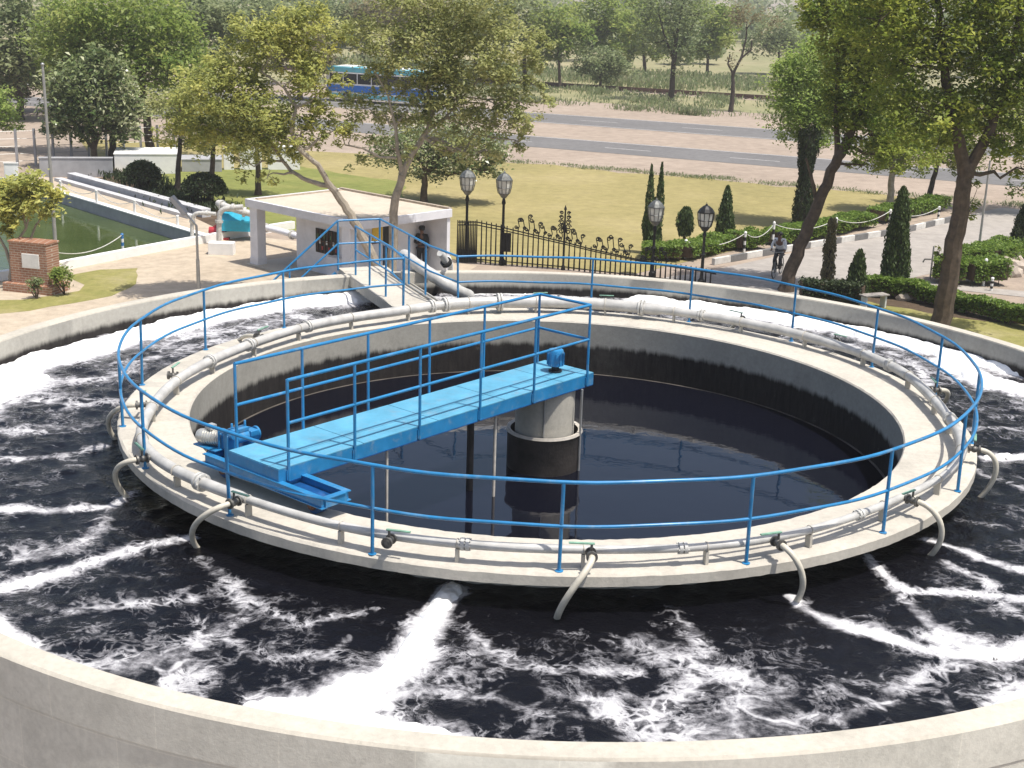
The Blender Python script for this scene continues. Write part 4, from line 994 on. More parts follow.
weeds('bed_plants', 'dark low plants growing in the bed along the pool path', [list(Vector((-14.6, 43.6, .1)).lerp(Vector((-22.4, 55.4, .1)), f)+Vector((g, g*.4, 0))) for f, g in zip(rng.random(2500), rng.normal(0, .7, 2500))], .3, 'topiary', .25)

# ================================================================== POOL SIDE
pw = U(0,0,0)
mb = MB(); pl_ = [Vector((x, y, 0)) for x, y in pool_poly]
def pool_wall(name, ids, wid, z1, mat, label):
    t = thing(name, label, 'kerb wall', pl_[ids[0]]); mb = MB(); q = [pl_[i] for i in ids]
    for a, b_ in zip(q[:-1], q[1:]): d = (b_-a).normalized(); n_ = Vector((d.y, -d.x, 0)); mb.beam(a+n_*wid/2-d*.02+ez*(z1/2-.6), b_+n_*wid/2+d*.02+ez*(z1/2-.6), wid, z1+1.2)
    mb.build('wall', M['grey'], t); mb = MB()
    for a, b_ in zip(q[:-1], q[1:]): d = (b_-a).normalized(); n_ = Vector((d.y, -d.x, 0)); mb.beam(a+n_*wid/2-d*.04+ez*(z1+.02), b_+n_*wid/2+d*.04+ez*(z1+.02), wid+.05, .05)
    mb.build('coping', M['white'], t); return t
# near kerb of the pool is whitewashed and thick
nk = thing('pool_kerb', 'thick whitewashed kerb along the near edge of the green pool', 'kerb wall', pl_[1]); mb = MB()
q = [pl_[i] for i in (0,1,2,3,4)]; ext = [Vector((-10.6, 40.6, 0))]+q
for a, b_ in zip(ext[:-1], ext[1:]): d = (b_-a).normalized(); n_ = Vector((-d.y, d.x, 0)); mb.beam(a+n_*.13-d*.05+ez*-.42, b_+n_*.13+d*.05+ez*-.42, .26, 1.5)
mb.build('wall', M['white'], nk)
pool_wall('pool_far_wall', (0, 6, 5), .3, .12, 'grey', 'grey pool wall with white coping along the path side of the green pool')
def pool_water():
    m, nt, b = new_mat('green pool water'); nt.links.new(ramp(nt, noise(nt, .35, 4), [(.3, (.045, .068, .020)), (.7, (.075, .10, .035))]), b.inputs['Base Color'])
    b.inputs['Roughness'].default_value = .06; b.inputs['IOR'].default_value = 1.33; bump(nt, b, noise(nt, 2.2, 4, .5), .12, .05)
    sheet('pool_water', [(x, y) for x, y in pool_poly], -.40, m)
pool_water()
path = [U(62,196,0), U(205,239,0), U(232,236,0), U(196,219,0), U(100,194,0), U(58,180,0), U(40,176,0), U(35,188,0)]
sheet('pool_path', [(p.x, p.y) for p in path], .02, M['sand'])
lw = thing('low_wall', 'low stepped grey concrete wall along the far side of the pool path', 'wall', U(150,207,0)); mb = MB()
a, b_ = U(58,181,0), U(192,219,0); d = (b_-a).normalized(); n_ = Vector((-d.y, d.x, 0))
mb.beam(a+ez*.09, b_+ez*.09, .4, .18); mb.beam(a+n_*.75+ez*.18, b_+n_*.75+ez*.18, .45, .36)
for k in range(12): mb.box(a.lerp(b_, (k+.5)/12)+n_*.75+ez*.378, ((b_-a).length/12-.06, .50, .04), (d, n_, ez))
mb.build('wall', M['grey2'], lw)
GP = 'white and blue chain posts round the pool'; pbs = []
for px, by, ty, lab in ((123,253,233,'white post with blue foot on the near pool kerb'), (58,274,250,'white post on the near pool kerb next to the brick plinth'), (61,194,180,'farthest white chain post on the pool path'), (97,206,189,'white chain post midway along the pool path'), (135,216,199,'white chain post on the pool path left of the dome shrubs'), (178,229,215,'white chain post on the pool path by the floodlight')):
    pbs.append(bollard(px, by, ty, lab, GP, ('bollardwhite', 'bollardwhite') if px != 123 else ('bluepost', 'bollardwhite')))
chain(pbs[1], pbs[0], 'pale rope chain along the near pool kerb', .3)
for i in (2, 3, 4): chain(pbs[i], pbs[i+1], 'slack chain on the pool path '+('at its far end' if i == 2 else 'in the middle' if i == 3 else 'nearest the pump'), .35, 'slack chains on the pool path')
# brick plinth
bp0 = U(13,290,0); bd = (U(50,294,0)-bp0); bd.z = 0; Lb = bd.length; bd.normalize(); bnn = Vector((-bd.y, bd.x, 0)); BB = (bd, bnn, ez); ctr = bp0+bd*Lb/2+bnn*.3
bt = thing('brick_plinth', 'square red brick plinth with a white plaque beside the pool', 'plinth', ctr)
def loc_box(name, c, size, mat, parent, ax):
    mb = MB(); mb.box(c, size, ax); return mb.build(name, mat, parent, False, .012)
loc_box('body', ctr+ez*.95, (Lb, .7, 1.5), M['brick'], bt, BB); loc_box('step', ctr+ez*.15, (Lb+.45, 1.1, .30), M['brick'], bt, BB); loc_box('cap', ctr+ez*1.73, (Lb+.06, .76, .07), M['brick'], bt, BB)
pq = loc_box('plaque', ctr-bnn*.365+ez*1.1+bd*.1, (Lb*.46, .03, .50), M['plaque'], bt, BB); loc_box('plaque_frame', ctr-bnn*.357+ez*1.1+bd*.1, (Lb*.54, .02, .60), M['rust'], pq, None) if False else None
# flag pole, floodlight mast
p, h = bz(57, 268, 65); t = thing('flagpole', 'tall thin bare grey metal pole on the pool kerb', 'pole', p); mb = MB(); mb.tube([p, p+ez*h*.5, p+Vector((-.03,0,h))], [.075, .06, .045], 10); mb.build('mast', M['steel'], t); mb = MB(); mb.ball(p+Vector((-.03,0,h)), .07, 8, 6); mb.build('cap', M['steel'], t)
p, h = bz(199, 296, 222); t = thing('floodlight_mast', 'thin white mast with an arm and a tilted grey floodlight', 'lamp', p); mb = MB(); mb.cyl(p, p+ez*h*.5, .07, .06, 10)
q = UY(173, 199, p.y); mb.tube([p+ez*h*.5, p+ez*h*.95, UY(193, 222, p.y), q], [.045, .045, .04, .04], 8); mb.build('mast', M['steel'], t)
mb = MB(); d = (UY(184,212,p.y)-q).normalized(); sd2 = Vector((0,1,0)); mb.box(q+d*.28, (.75, .34, .16), (d, sd2, d.cross(sd2))); mb.build('lamp_head', M['grey'], t, bevel=.02)
# pump, cover and pipes
p = U(236, 240, 0); t = thing('pump_cover', 'turquoise metal cover on legs standing beside the white pool pipes', 'pump cover', p); mb = MB(); pc = p+Vector((0,.3,0))
vs = [pc+Vector((x, y, z)) for x in (-.75, .75) for y, z in ((-.5,.40), (-.5,.85), (-.25,1.10), (.25,1.10), (.5,.85), (.5,.40))]
mb.add(vs, [(0,1,2,3,4,5), (11,10,9,8,7,6)]+[(i, i+6, (i+1) % 6+6, (i+1) % 6) for i in range(5)]); mb.build('cover', M['teal'], t, False)
for x in (-.7, .7):
    for y in (-.45, .45): mb = MB(); mb.cyl(pc+Vector((x, y, 0)), pc+Vector((x, y, .5)), .035, n=6); mb.build('leg', M['teal'], t)
p = U(218, 239, 0); t = thing('water_pump', 'red cast iron water pump in front of the turquoise cover', 'pump', p); mb = MB()
mb.cyl(p+Vector((-.35,0,.32)), p+Vector((.30,0,.32)), .2, n=16); mb.cyl(p+Vector((.05,-.05,.32)), p+Vector((.05,.25,.32)), .32, n=18); mb.cyl(p+Vector((.05,.1,.4)), p+Vector((.05,.1,.85)), .09, n=12); mb.build('casing', M['red'], t)
mb = MB(); mb.box(p+Vector((0,0,.05)), (1.0, .5, .1)); mb.build('base_plate', M['red'], t)
def bent_pipe(name, label, q, r, mat=None):
    t = thing(name, label, 'pipe', Vector((q[0].x, q[0].y, 0))); mb = MB(); P = q
    for _ in range(2):
        Q = [P[0]]
        for a, b_ in zip(P[:-1], P[1:]): Q += [a.lerp(b_, .25), a.lerp(b_, .75)]
        P = Q+[P[-1]]
    mb.tube(P, r, 12); mb.build('pipe', mat or M['white'], t)
    for f in (.3, .7): k = int(len(P)*f); d = (P[k+1]-P[k]).normalized(); mb = MB(); mb.cyl(P[k]-d*.05, P[k]+d*.05, r*1.5, n=14); mb.build('flange', M['flange'], t)
Yp = U(218,245,0).y
bent_pipe('pool_pipe', 'fat white bent pipe rising beside the porch column', [UY(219,248,Yp), UY(219,222,Yp), UY(220,210,Yp), UY(232,207.5,Yp), UY(243,207,Yp)], .11, M['flange'])
bent_pipe('pool_pipe', 'thinner white elbow pipe left of the turquoise cover', [UY(192,240,Yp), UY(192,222,Yp), UY(194,213,Yp), UY(206,213,Yp), UY(216,214,Yp)], .08, M['flange'])
bent_pipe('pool_pipe', 'grey pipe lying behind the white elbow pipes', [UY(218,203,Yp+1.5), UY(224,206,Yp+1.2), UY(240,211,Yp+.8), UY(252,214,Yp+.8)], .14, M['flange'])
bent_pipe('pool_pipe', 'long white pipe running behind the hut porch', [UY(258,226,Yp+1), UY(280,231,Yp), UY(300,237,Yp-1)], .13, M['whiteblue'])
t = thing('white_block', 'low whitewashed concrete block beside the red pump', 'block', U(222,252,0)); loc_box('body', U(222,254,0)+ez*.24, (1.0, .5, .48), M['white'], t, None)
# walls behind the path
def wall_box(name, label, px0, px1, by, ty, depth, mat, coping=None):
    a, b_ = U(px0, by, 0), U(px1, by, 0); h = UY(px0, ty, a.y).z; d = (b_-a); Ln = d.length; d.normalize(); n_ = Vector((-d.y, d.x, 0)); t = thing(name, label, 'wall', a)
    mb = MB(); mb.box((a+b_)/2+n_*depth/2+ez*h/2, (Ln, depth, h), (d, n_, ez)); mb.build('body', mat, t, False, .02)
    mb = MB(); mb.box((a+b_)/2+n_*depth/2+ez*(h+.02), (Ln+.06, depth+.06, .05), (d, n_, ez)); mb.build('coping', coping or mat, t, False)
wall_box('block_wall', 'long dull grey wall behind the pool path under the dark leafy tree', 40, 113, 177, 158.5, .4, M['grey'])
wall_box('white_tank', 'bright whitewashed block with a clean front behind the dome shrub', 115, 179, 174, 154.5, 3, M['white'])
wall_box('grey_tank', 'grey block wall right of the whitewashed block', 182, 222, 172, 160, 2, M['grey'])
for i, (x0, x1, lab) in enumerate(((224, 234, 'small white wall piece left of a tree trunk behind the lawn'), (240, 262, 'white wall piece with dark gaps behind the yellow green tree'), (268, 300, 'far white wall piece half hidden behind the yellow green tree'))): wall_box('white_wall', lab, x0, x1, 170, 147+3*(i == 0), .4, M['white'])
wall_box('white_sign', 'small white signboard standing beyond the pool above the leafy small tree', 5, 19, 182, 163.5, .06, M['white'])
wf_ = thing('wire_fence', 'thin wire fence on grey posts beyond the pool at the left', 'fence', U(60,165,0)); mb = MB()
a, b_ = U(-20,168,0), U(175,160,0)
for k in range(5): mb.tube([a+ez*(.3+.42*k), b_+ez*(.3+.42*k)], .012, 4)
mb.build('wires', M['steel'], wf_)
for k in range(12): q = a.lerp(b_, k/11); mb = MB(); mb.box(q+ez*1.05, (.12, .12, 2.1)); mb.build('fence_post', M['grey'], wf_, False)
# bench, rocks, garden bits
p = U(873, 308, 0); t = thing('stone_bench', 'pale stone slab bench on the grass beside the small cone conifer', 'bench', p)
d = Vector((.8, .35, 0)).normalized(); n_ = Vector((-d.y, d.x, 0)); loc_box('seat', p+ez*.48, (1.05, .42, .055), M['drive'], t, (d, n_, ez))
for s in (-.42, .42): loc_box('leg', p+d*s+ez*.22, (.07, .30, .45), M['bollardwhite'], t, (d, n_, ez))
for i, (px, py, s) in enumerate(((978,275,.35), (986,272,.45), (995,274,.4), (1003,270,.5), (990,264,.45), (1000,260,.42), (1010,264,.5), (1012,276,.38), (982,268,.3), (996,267,.36), (905,300,.28), (935,303,.3), (1018,272,.4))):
    bm = bmesh.new(); bmesh.ops.create_icosphere(bm, subdivisions=2, radius=s); 
    for v in bm.verts: v.co = Vector((v.co.x*1.2, v.co.y, v.co.z*.75))*(1+.22*math.sin(v.co.x*9+i)*math.cos(v.co.y*8+i*2)+.1*rng.normal())
    me = bpy.data.meshes.new('rock'); bm.to_mesh(me); bm.free(); me.materials.append(M['stone']); o = bpy.data.objects.new('rock', me); COL.objects.link(o); o.location = U(px, py, 0)+ez*s*.4
    lone = {10: 'single pale rock in the bed left of the big trunk', 11: 'single pale rock at the foot of the big trunk'}
    tag(o, lone.get(i, 'pale brown rock in the heap beside the dark right conifer'), 'rock', None if i in lone else 'rocks heaped beside the right conifer')
bollard(983, 286, 258, 'white garden post in front of the dark hedge block', 'white garden posts'); bollard(935, 279, 268, 'short white garden post half hidden just left of the big trunk', 'white garden posts'); bollard(991, 291, 277, 'short white garden post by the garden path', 'white garden posts')
p, h = bz(930, 279, 246); t = thing('stand_pipe', 'thin grey standpipe with tap beside the big tree trunk', 'standpipe', p); mb = MB(); mb.cyl(p, p+ez*h, .035, n=8); mb.build('pipe', M['steel'], t); mb = MB(); mb.tube([p+ez*h*.6, p+ez*h*.6+Vector((-.3,0,0)), p+ez*h*.5+Vector((-.36,0,0))], .03, 6); mb.build('tap', M['valve'], t)
p, h = bz(977, 262, 160); t = thing('lamp_pole', 'thin pale pole standing at the drive behind the hedge', 'pole', p); mb = MB(); mb.tube([p, p+ez*h], [.06, .04], 8); mb.build('mast', M['steel'], t); mb = MB(); mb.lathe([(.09,0),(.09,.15),(.06,.2)], p, 8); mb.build('base', M['grey'], t)

# ================================================================== BUS
def bus():
    a = U(300, 104, 0); ln, wd, ht = 11.5, 2.5, 3.15; d = RD.to_3d(); n_ = RN.to_3d(); c = Vector((*rp(0,0), 0)); s0 = a.xy@RD
    ctr = Vector((*rp(s0+ln/2, 92.0), 0)); A = (d, n_, ez); t = thing('city_bus', 'blue and white bus with teal roof passing on the far carriageway behind trees', 'bus', ctr)
    B = lambda l, w_, z: ctr+d*l+n_*w_+ez*z
    loc_box('body', B(0,0,1.5), (ln, wd, 2.35), M['white'], t, A); loc_box('roof', B(0,0,2.93), (ln-.1, wd-.1, .42), M['tealbus'], t, A)
    for l in (-4.2, -1.4, 1.4, 4.2): loc_box('roof_panel', B(l,0,3.17), (1.5, 1.8, .12), M['white'], t, A)
    loc_box('stripe', B(0,-wd/2-.003,1.25), (ln-.05, .02, .62), M['bluebus'], t, A); loc_box('skirt', B(0,-wd/2-.003,.62), (ln-.05, .02, .34), M['tealbus'], t, A)
    for k in range(7): loc_box('window', B(-4.7+1.48*k, -wd/2-.004, 2.15), (1.38, .03, .88), M['busglass'], t, A)
    loc_box('windscreen', B(-ln/2-.003, 0, 2.0), (.03, 2.2, 1.2), M['busglass'], t, A)
    for l in (-3.6, 3.4):
        for w_ in (-wd/2+.12, wd/2-.12):
            mb = MB(); mb.cyl(B(l, w_-.14, .48), B(l, w_+.14, .48), .48, n=18); wh = mb.build('wheel', M['tyre'], t); mb = MB(); mb.cyl(B(l, w_-.15, .48), B(l, w_+.15, .48), .26, n=14); attach(mb.build('rim', M['steel'], None), wh)
bus()

# ================================================================== PEOPLE
def skin_figure(joints, edges, root, mat):
    """one continuous body: joints {name:(Vector, radius)} grown with a skin modifier, then fingers added to the same mesh."""
    names = list(joints); me = bpy.data.meshes.new('body_rig'); me.from_pydata([joints[n][0] for n in names], [(names.index(a), names.index(b)) for a, b in edges], [])
    o = bpy.data.objects.new('body_rig', me); COL.objects.link(o); o.modifiers.new('skin', 'SKIN'); o.modifiers.new('sub', 'SUBSURF').levels = 2
    for v, n in zip(me.skin_vertices[0].data, names): r = joints[n][1]; v.radius = (r if hasattr(r, '__len__') else (r, r)); v.use_root = (n == root)
    dg = bpy.context.evaluated_depsgraph_get(); dg.update(); ev = o.evaluated_get(dg); m2 = bpy.data.meshes.new_from_object(ev)
    bpy.data.objects.remove(o); m2.materials.clear(); m2.materials.append(mat); return m2
def person(loc, face, label, J, shirt, trousers, extra):
    face = face.normalized(); right = Vector((face.y, -face.x, 0))
    def w_(p): return loc+right*p[0]+face*p[1]+ez*p[2]
    t = thing('person', label, 'person', loc)
    JJ = {k: (w_(p), r) for k, (p, r) in J.items()}
    E_ = [('pelvis','chest'),('chest','neck'),('neck','jaw'),('jaw','crown')]
    for s in 'lr': E_ += [('chest','sh'+s),('sh'+s,'el'+s),('el'+s,'wr'+s),('wr'+s,'pa'+s),('pelvis','hip'+s),('hip'+s,'kn'+s),('kn'+s,'an'+s),('an'+s,'to'+s)]
    m2 = skin_figure(JJ, E_, 'pelvis', M['skin']); bm = bmesh.new(); bm.from_mesh(m2); extra_mb = MB()
    for s, sg in (('l', -1), ('r', 1)):              # five fingers per hand, thumb from the side of the palm
        a, b_ = JJ['wr'+s][0], JJ['pa'+s][0]; d = (b_-a).normalized(); side = d.cross(face).normalized() if abs(d.dot(face)) < .9 else d.cross(ez).normalized(); cu = side.cross(d)
        for k, ln in enumerate((.068, .078, .072, .056)):
            q = b_+side*(k-1.5)*.02; extra_mb.tube([q-d*.02, q+d*ln*.5, q+d*ln*.85+cu*ln*.35], [.010, .009, .007], 6)
        q = b_-d*.03+side*.035*sg; extra_mb.tube([q, q+d*.03+side*.02*sg, q+d*.055+side*.018*sg], [.011, .010, .008], 6)
    hc = JJ['jaw'][0].lerp(JJ['crown'][0], .45)
    extra_mb.tube([hc+face*.085+ez*.02, hc+face*.115-ez*.01, hc+face*.09-ez*.025], [.012, .017, .010], 6)     # nose
    for sg in (-1, 1): extra_mb.ball(hc+right*.085*sg, .026, 8, 5, (.5, .8, 1.2))
    tmp = bpy.data.meshes.new('tmp'); tmp.from_pydata(extra_mb.v, [], extra_mb.f); bm.from_mesh(tmp); bm.to_mesh(m2); bm.free(); m2.polygons.foreach_set('use_smooth', [True]*len(m2.polygons))
    o = bpy.data.objects.new('body', m2); COL.objects.link(o); attach(o, t)
    for sg in (-1, 1): mb = MB(); mb.ball(hc+face*.088+right*.034*sg+ez*.028, .012, 8, 5); attach(mb.build('eye', M['black'], None), t)
    mb = MB(); mb.ball(JJ['crown'][0]-ez*.055-face*.012, .112, 14, 8, (1, 1.05, .8)); mb.build('hair', M['black'], t)
    g = {k: (v[0], tuple(x*1.16 for x in v[1]) if hasattr(v[1], '__len__') else v[1]*1.2) for k, v in JJ.items()}
    def sub(ks, es, rt_, nm, mat):
        mm = skin_figure({k: g[k] for k in ks}, es, rt_, mat); mm.polygons.foreach_set('use_smooth', [True]*len(mm.polygons)); oo = bpy.data.objects.new(nm, mm); COL.objects.link(oo); attach(oo, t)
    g['wl2'] = (g['ell'][0].lerp(g['wrl'][0], .85), .05); g['wr2'] = (g['elr'][0].lerp(g['wrr'][0], .85), .05); g['nk2'] = (g['chest'][0].lerp(g['neck'][0], .75), .085)
    sub(['pelvis','chest','nk2','shl','ell','wl2','shr','elr','wr2'], [('pelvis','chest'),('chest','nk2'),('chest','shl'),('shl','ell'),('ell','wl2'),('chest','shr'),('shr','elr'),('elr','wr2')], 'pelvis', 'shirt', shirt)
    g['al2'] = (g['knl'][0].lerp(g['anl'][0], .93), .075); g['ar2'] = (g['knr'][0].lerp(g['anr'][0], .93), .075)
    sub(['pelvis','hipl','knl','al2','hipr','knr','ar2'], [('pelvis','hipl'),('hipl','knl'),('knl','al2'),('pelvis','hipr'),('hipr','knr'),('knr','ar2')], 'pelvis', 'trousers', trousers)
    for s in 'lr':
        a, b_ = JJ['an'+s][0], JJ['to'+s][0]; mb = MB(); mb.tube([a-face*.05-ez*.03, a.lerp(b_, .5)-ez*.02, b_+face*.03-ez*.01], [.05, .05, .035], 8); mb.build('shoe', M['black'], t)
    if extra: extra(t, JJ, face, right)
    return t
stand = dict(pelvis=((0,0,.95),(.15,.11)), chest=((0,.01,1.32),(.17,.115)), neck=((0,.01,1.50),.06), jaw=((0,.03,1.60),.085), crown=((0,.02,1.72),.085))
for s, x in (('l',-1), ('r',1)):
    stand['sh'+s] = ((.19*x,0,1.42),.065); stand['el'+s] = ((.25*x,-.02,1.13),.047); stand['wr'+s] = ((.22*x,.10,.90),.033); stand['pa'+s] = ((.21*x,.13,.83),(.035,.02))
    stand['hip'+s] = ((.10*x,0,.88),.095); stand['kn'+s] = ((.11*x,.02,.49),.065); stand['an'+s] = ((.12*x,0,.09),.045); stand['to'+s] = ((.14*x,.14,.045),.04)
stand['elr'] = ((.26,.08,1.15),.047); stand['wrr'] = ((.05,.22,1.12),.033); stand['par'] = ((-.03,.22,1.14),(.035,.02))
def cap(t, J, face, right): mb = MB(); c = J['crown'][0]; mb.lathe([(.118, -.03), (.122, .01), (.115, .05), (.06, .075), (.01, .08)], c, 16); mb.box(c+face*.12+ez*-.02, (.14, .10, .012), (right, face, ez)); mb.build('cap', M['khaki'], t)
person(H(1.02, 4.1, .06), Vector((-.3, -1, 0)), 'person in a dark uniform and cap standing against the white hut wall', stand, M['khaki'], M['khaki'], cap)
# cyclist
bl0 = U(777, 276, 0); bfd = Vector((-.42, -.90, 0)).normalized(); brt = Vector((bfd.y, -bfd.x, 0))
def K_(f, z, l=0): return bl0+bfd*f+ez*z+brt*l
bk = thing('bicycle', 'old dark upright bicycle ridden along the drive beside the leaning trunk', 'bicycle', bl0)
for f in (.54, -.54):
    mb = MB(); mb.tube([K_(f, .34)+bfd*.325*math.cos(a)+ez*.325*math.sin(a) for a in np.linspace(0, 2*math.pi, 32, endpoint=False)], .022, 6, closed=True); wh = mb.build('wheel', M['tyre'], bk)
    mb = MB(); mb.tube([K_(f, .34)+bfd*.30*math.cos(a)+ez*.30*math.sin(a) for a in np.linspace(0, 2*math.pi, 32, endpoint=False)], .012, 5, closed=True)
    for a in np.linspace(0, math.pi, 9, endpoint=False): mb.cyl(K_(f,.34)+(bfd*math.cos(a)+ez*math.sin(a))*.3, K_(f,.34)-(bfd*math.cos(a)+ez*math.sin(a))*.3, .004, n=4)
    mb.cyl(K_(f,.34,-.06), K_(f,.34,.06), .03, n=8); attach(mb.build('rim', M['steel'], None), wh)
mb = MB()
for a, b_ in ((K_(.40,.85), K_(-.12,.80)), (K_(.40,.80), K_(-.05,.30)), (K_(-.14,.88), K_(-.05,.30)), (K_(-.05,.30), K_(-.54,.34,.05)), (K_(-.05,.30), K_(-.54,.34,-.05)), (K_(-.13,.80), K_(-.54,.34,.05)), (K_(-.13,.80), K_(-.54,.34,-.05)), (K_(.38,.95), K_(.44,.70)), (K_(.44,.70,.05), K_(.54,.34,.05)), (K_(.44,.70,-.05), K_(.54,.34,-.05))): mb.cyl(a, b_, .018, n=8)
mb.cyl(K_(-.05,.30,-.12), K_(-.05,.30,.12), .02, n=8); mb.cyl(K_(-.05,.3,.08), K_(-.05,.3,.1), .09, n=16); mb.build('frame', M['iron'], bk)
mb = MB(); mb.tube([K_(.18,1.02,-.28), K_(.34,1.03,-.22), K_(.40,1.0,0), K_(.34,1.03,.22), K_(.18,1.02,.28)], .014, 8); mb.build('handlebar', M['steel'], bk)
mb = MB(); mb.ball(K_(-.18,.92), .13, 12, 6, (1, 1, .35)); mb.build('saddle', M['black'], bk)
mb = MB(); mb.box(K_(-.58,.74), (.42,.14,.02), (bfd, brt, ez)); mb.build('carrier', M['iron'], bk)
ride = dict(pelvis=((0,-.17,1.02),(.15,.11)), chest=((0,.02,1.37),(.165,.115)), neck=((0,.07,1.54),.06), jaw=((0,.11,1.63),.085), crown=((0,.10,1.75),.085))
for s, x in (('l',-1), ('r',1)):
    ride['sh'+s] = ((.19*x,.03,1.46),.06); ride['el'+s] = ((.28*x,.10,1.20),.045); ride['wr'+s] = ((.26*x,.18,1.07),.032); ride['pa'+s] = ((.25*x,.22,1.045),(.033,.02)); ride['hip'+s] = ((.10*x,-.14,.97),.09)
ride.update(knl=((-.12,.22,.74),.062), anl=((-.11,.05,.40),.043), tol=((-.12,.17,.345),.038), knr=((.12,.17,.62),.062), anr=((.11,-.08,.20),.043), tor=((.12,.05,.15),.038))
person(bl0.copy(), bfd, 'person in a white shirt riding a bicycle on the pale drive', ride, M['shirt'], M['trousers'], None)
# ================================================================== TREES
def tp(base_px, base_py, *pts, dy=0):                 # trunk path standing on the ground and rising as seen
    b_ = U(base_px, base_py, 0); return [b_]+[UY(x, y, b_.y+dy) for x, y in pts]
# --- big dark green trees at the right
Yt = U(938,338,0).y
tree('shade_tree', 'big dark green tree with a thick straight trunk growing right beside the tank wall',
     [(tp(938,338,(946,290),(954,240),(962,200),(966,172)), .34, .23), ([UY(966,172,Yt), UY(955,130,Yt), UY(945,80,Yt), UY(940,30,Yt+.5), UY(935,-40,Yt)], .22, .07), ([UY(966,176,Yt), UY(985,140,Yt), UY(1002,95,Yt), UY(1015,40,Yt-.5), UY(1025,-30,Yt)], .2, .06)],
     pxc(Yt, [(900,60,52,48),(945,25,60,50),(985,70,52,50),(915,112,45,38),(1010,20,55,50),(1030,95,45,50),(880,20,45,42),(1005,140,30,30,.7),(940,132,38,26,.8),(960,-40,80,55),(1050,-30,70,60),(890,-40,60,45),(1065,70,50,70),(1025,170,22,22,.5),(968,205,14,22,.35),(940,255,6,16,.3),(975,110,40,36)], .85), 30000, .185, L['deep'], M['bark'], 'tall dark green trees beside the tank', spread=.145, fill=.3)
Yt = U(786,291,0).y
tree('shade_tree', 'dark green tree with a long trunk leaning right behind the blue railing',
     [(tp(786,291,(792,268),(803,240),(815,212),(826,184),(838,158),(848,138)), .27, .17), ([UY(848,138,Yt), UY(862,105,Yt), UY(872,60,Yt), UY(880,10,Yt)], .16, .05), ([UY(838,158,Yt), UY(836,120,Yt+.3), UY(838,70,Yt+.3), UY(835,20,Yt)], .12, .05), ([UY(818,206,Yt), UY(812,180,Yt), UY(806,158,Yt)], .09, .04)],
     pxc(Yt, [(868,92,36,36),(850,50,38,38),(882,40,42,40),(845,110,30,26),(872,135,30,24,.8),(835,10,38,30),(870,-20,55,38),(815,10,24,20,.6),(895,150,28,20,.7),(862,165,16,10,.35)], .9), 18000, .18, L['deep'], M['bark'], 'tall dark green trees beside the tank', spread=.145, fill=.3)
Yt = U(802,226,0).y
tree('shade_tree', 'fresh light green tree behind the leaning trunk with a rounded crown by the road',
     [(tp(804,227,(806,190),(812,150),(818,122)), .24, .13), ([UY(812,150,Yt), UY(800,115,Yt), UY(795,90,Yt)], .1, .04)],
     pxc(Yt, [(803,92,34,36),(790,115,22,22),(820,120,26,24),(815,62,28,26),(788,75,18,18),(806,140,24,12,.6),(838,95,24,30)], .9), 15000, .17, L['bright'], M['barkdark'], 'trees by the road beyond the drive', spread=.2)
Yt = U(889,213,0).y
tree('shade_tree', 'slim pale trunked tree behind the hedge between drive and road', [(tp(889,213,(891,185),(894,160),(897,135)), .2, .1)], pxc(Yt, [(890,150,26,20),(915,160,24,16),(875,158,20,14,.7),(900,130,30,22)], .9), 6500, .19, L['deep'], M['barkpale'], 'trees by the road beyond the drive', spread=.2)
Yt = U(926,207,0).y
tree('shade_tree', 'slim dark trunk leaning right at the road end of the far hedge', [(tp(926,207,(932,185),(938,162),(944,140)), .17, .08)], pxc(Yt, [(940,150,26,18),(965,160,22,14,.7),(950,130,30,22)], .9), 5500, .19, L['deep'], M['barkdark'], 'trees by the road beyond the drive', spread=.2)
Yt = 62
tree('shade_tree', 'green tree hanging over the road at the right edge', [([U(1040,215,0), UY(1042,170,U(1040,215,0).y), UY(1040,120,U(1040,215,0).y)], .22, .12)], pxc(U(1040,215,0).y, [(1030,150,26,18),(1010,120,26,22),(1050,110,40,40),(1020,190,14,10,.6)], .9), 6000, .19, L['deep'], M['barkdark'], 'trees by the road beyond the drive', spread=.2)
# --- two pale barked trees by the hut
Yt = 26.2; gb = lambda px, Y: Vector((UY(px, 280, Y).x, Y, 0))
tree('pale_tree', 'light yellow green tree with pale bark leaning left over the guard hut',
     [([gb(388,Yt), UY(382,278,Yt), UY(372,255,Yt), UY(357,227,Yt), UY(344,205,Yt), UY(330,186,Yt)], .20, .12), ([UY(330,186,Yt), UY(318,184,Yt), UY(306,180,Yt), UY(290,170,Yt+.3), UY(277,152,Yt+.3), UY(262,132,Yt+.3)], .095, .04),
      ([UY(331,187,Yt), UY(318,165,Yt-.2), UY(300,150,Yt-.2), UY(291,132,Yt-.2), UY(296,107,Yt-.2), UY(284,88,Yt-.2), UY(262,72,Yt)], .10, .03), ([UY(296,107,Yt-.2), UY(310,102,Yt), UY(324,87,Yt)], .05, .025), ([UY(277,152,Yt+.3), UY(250,105,Yt), UY(225,85,Yt)], .05, .025)],
     pxc(Yt, [(205,95,36,34),(238,70,36,34),(262,112,36,30),(300,72,30,30),(228,132,32,24),(280,38,34,28),(195,132,20,24,.8),(275,148,30,20,.8),(312,108,22,24,.7),(250,28,26,20,.7),(238,160,14,24,.5),(268,175,12,16,.4),(300,135,26,20,.6),(180,110,16,22,.6),(335,130,20,20,.5),(322,40,28,24,.6),(300,12,30,20,.8),(338,88,16,14,.6),(170,135,16,18,.5)], .85), 20000, .15, L['yellowgreen'], M['barkpale'], 'pale barked trees beside the guard hut', spread=.15, fill=.2, r0=.1)
Yt = 27.0
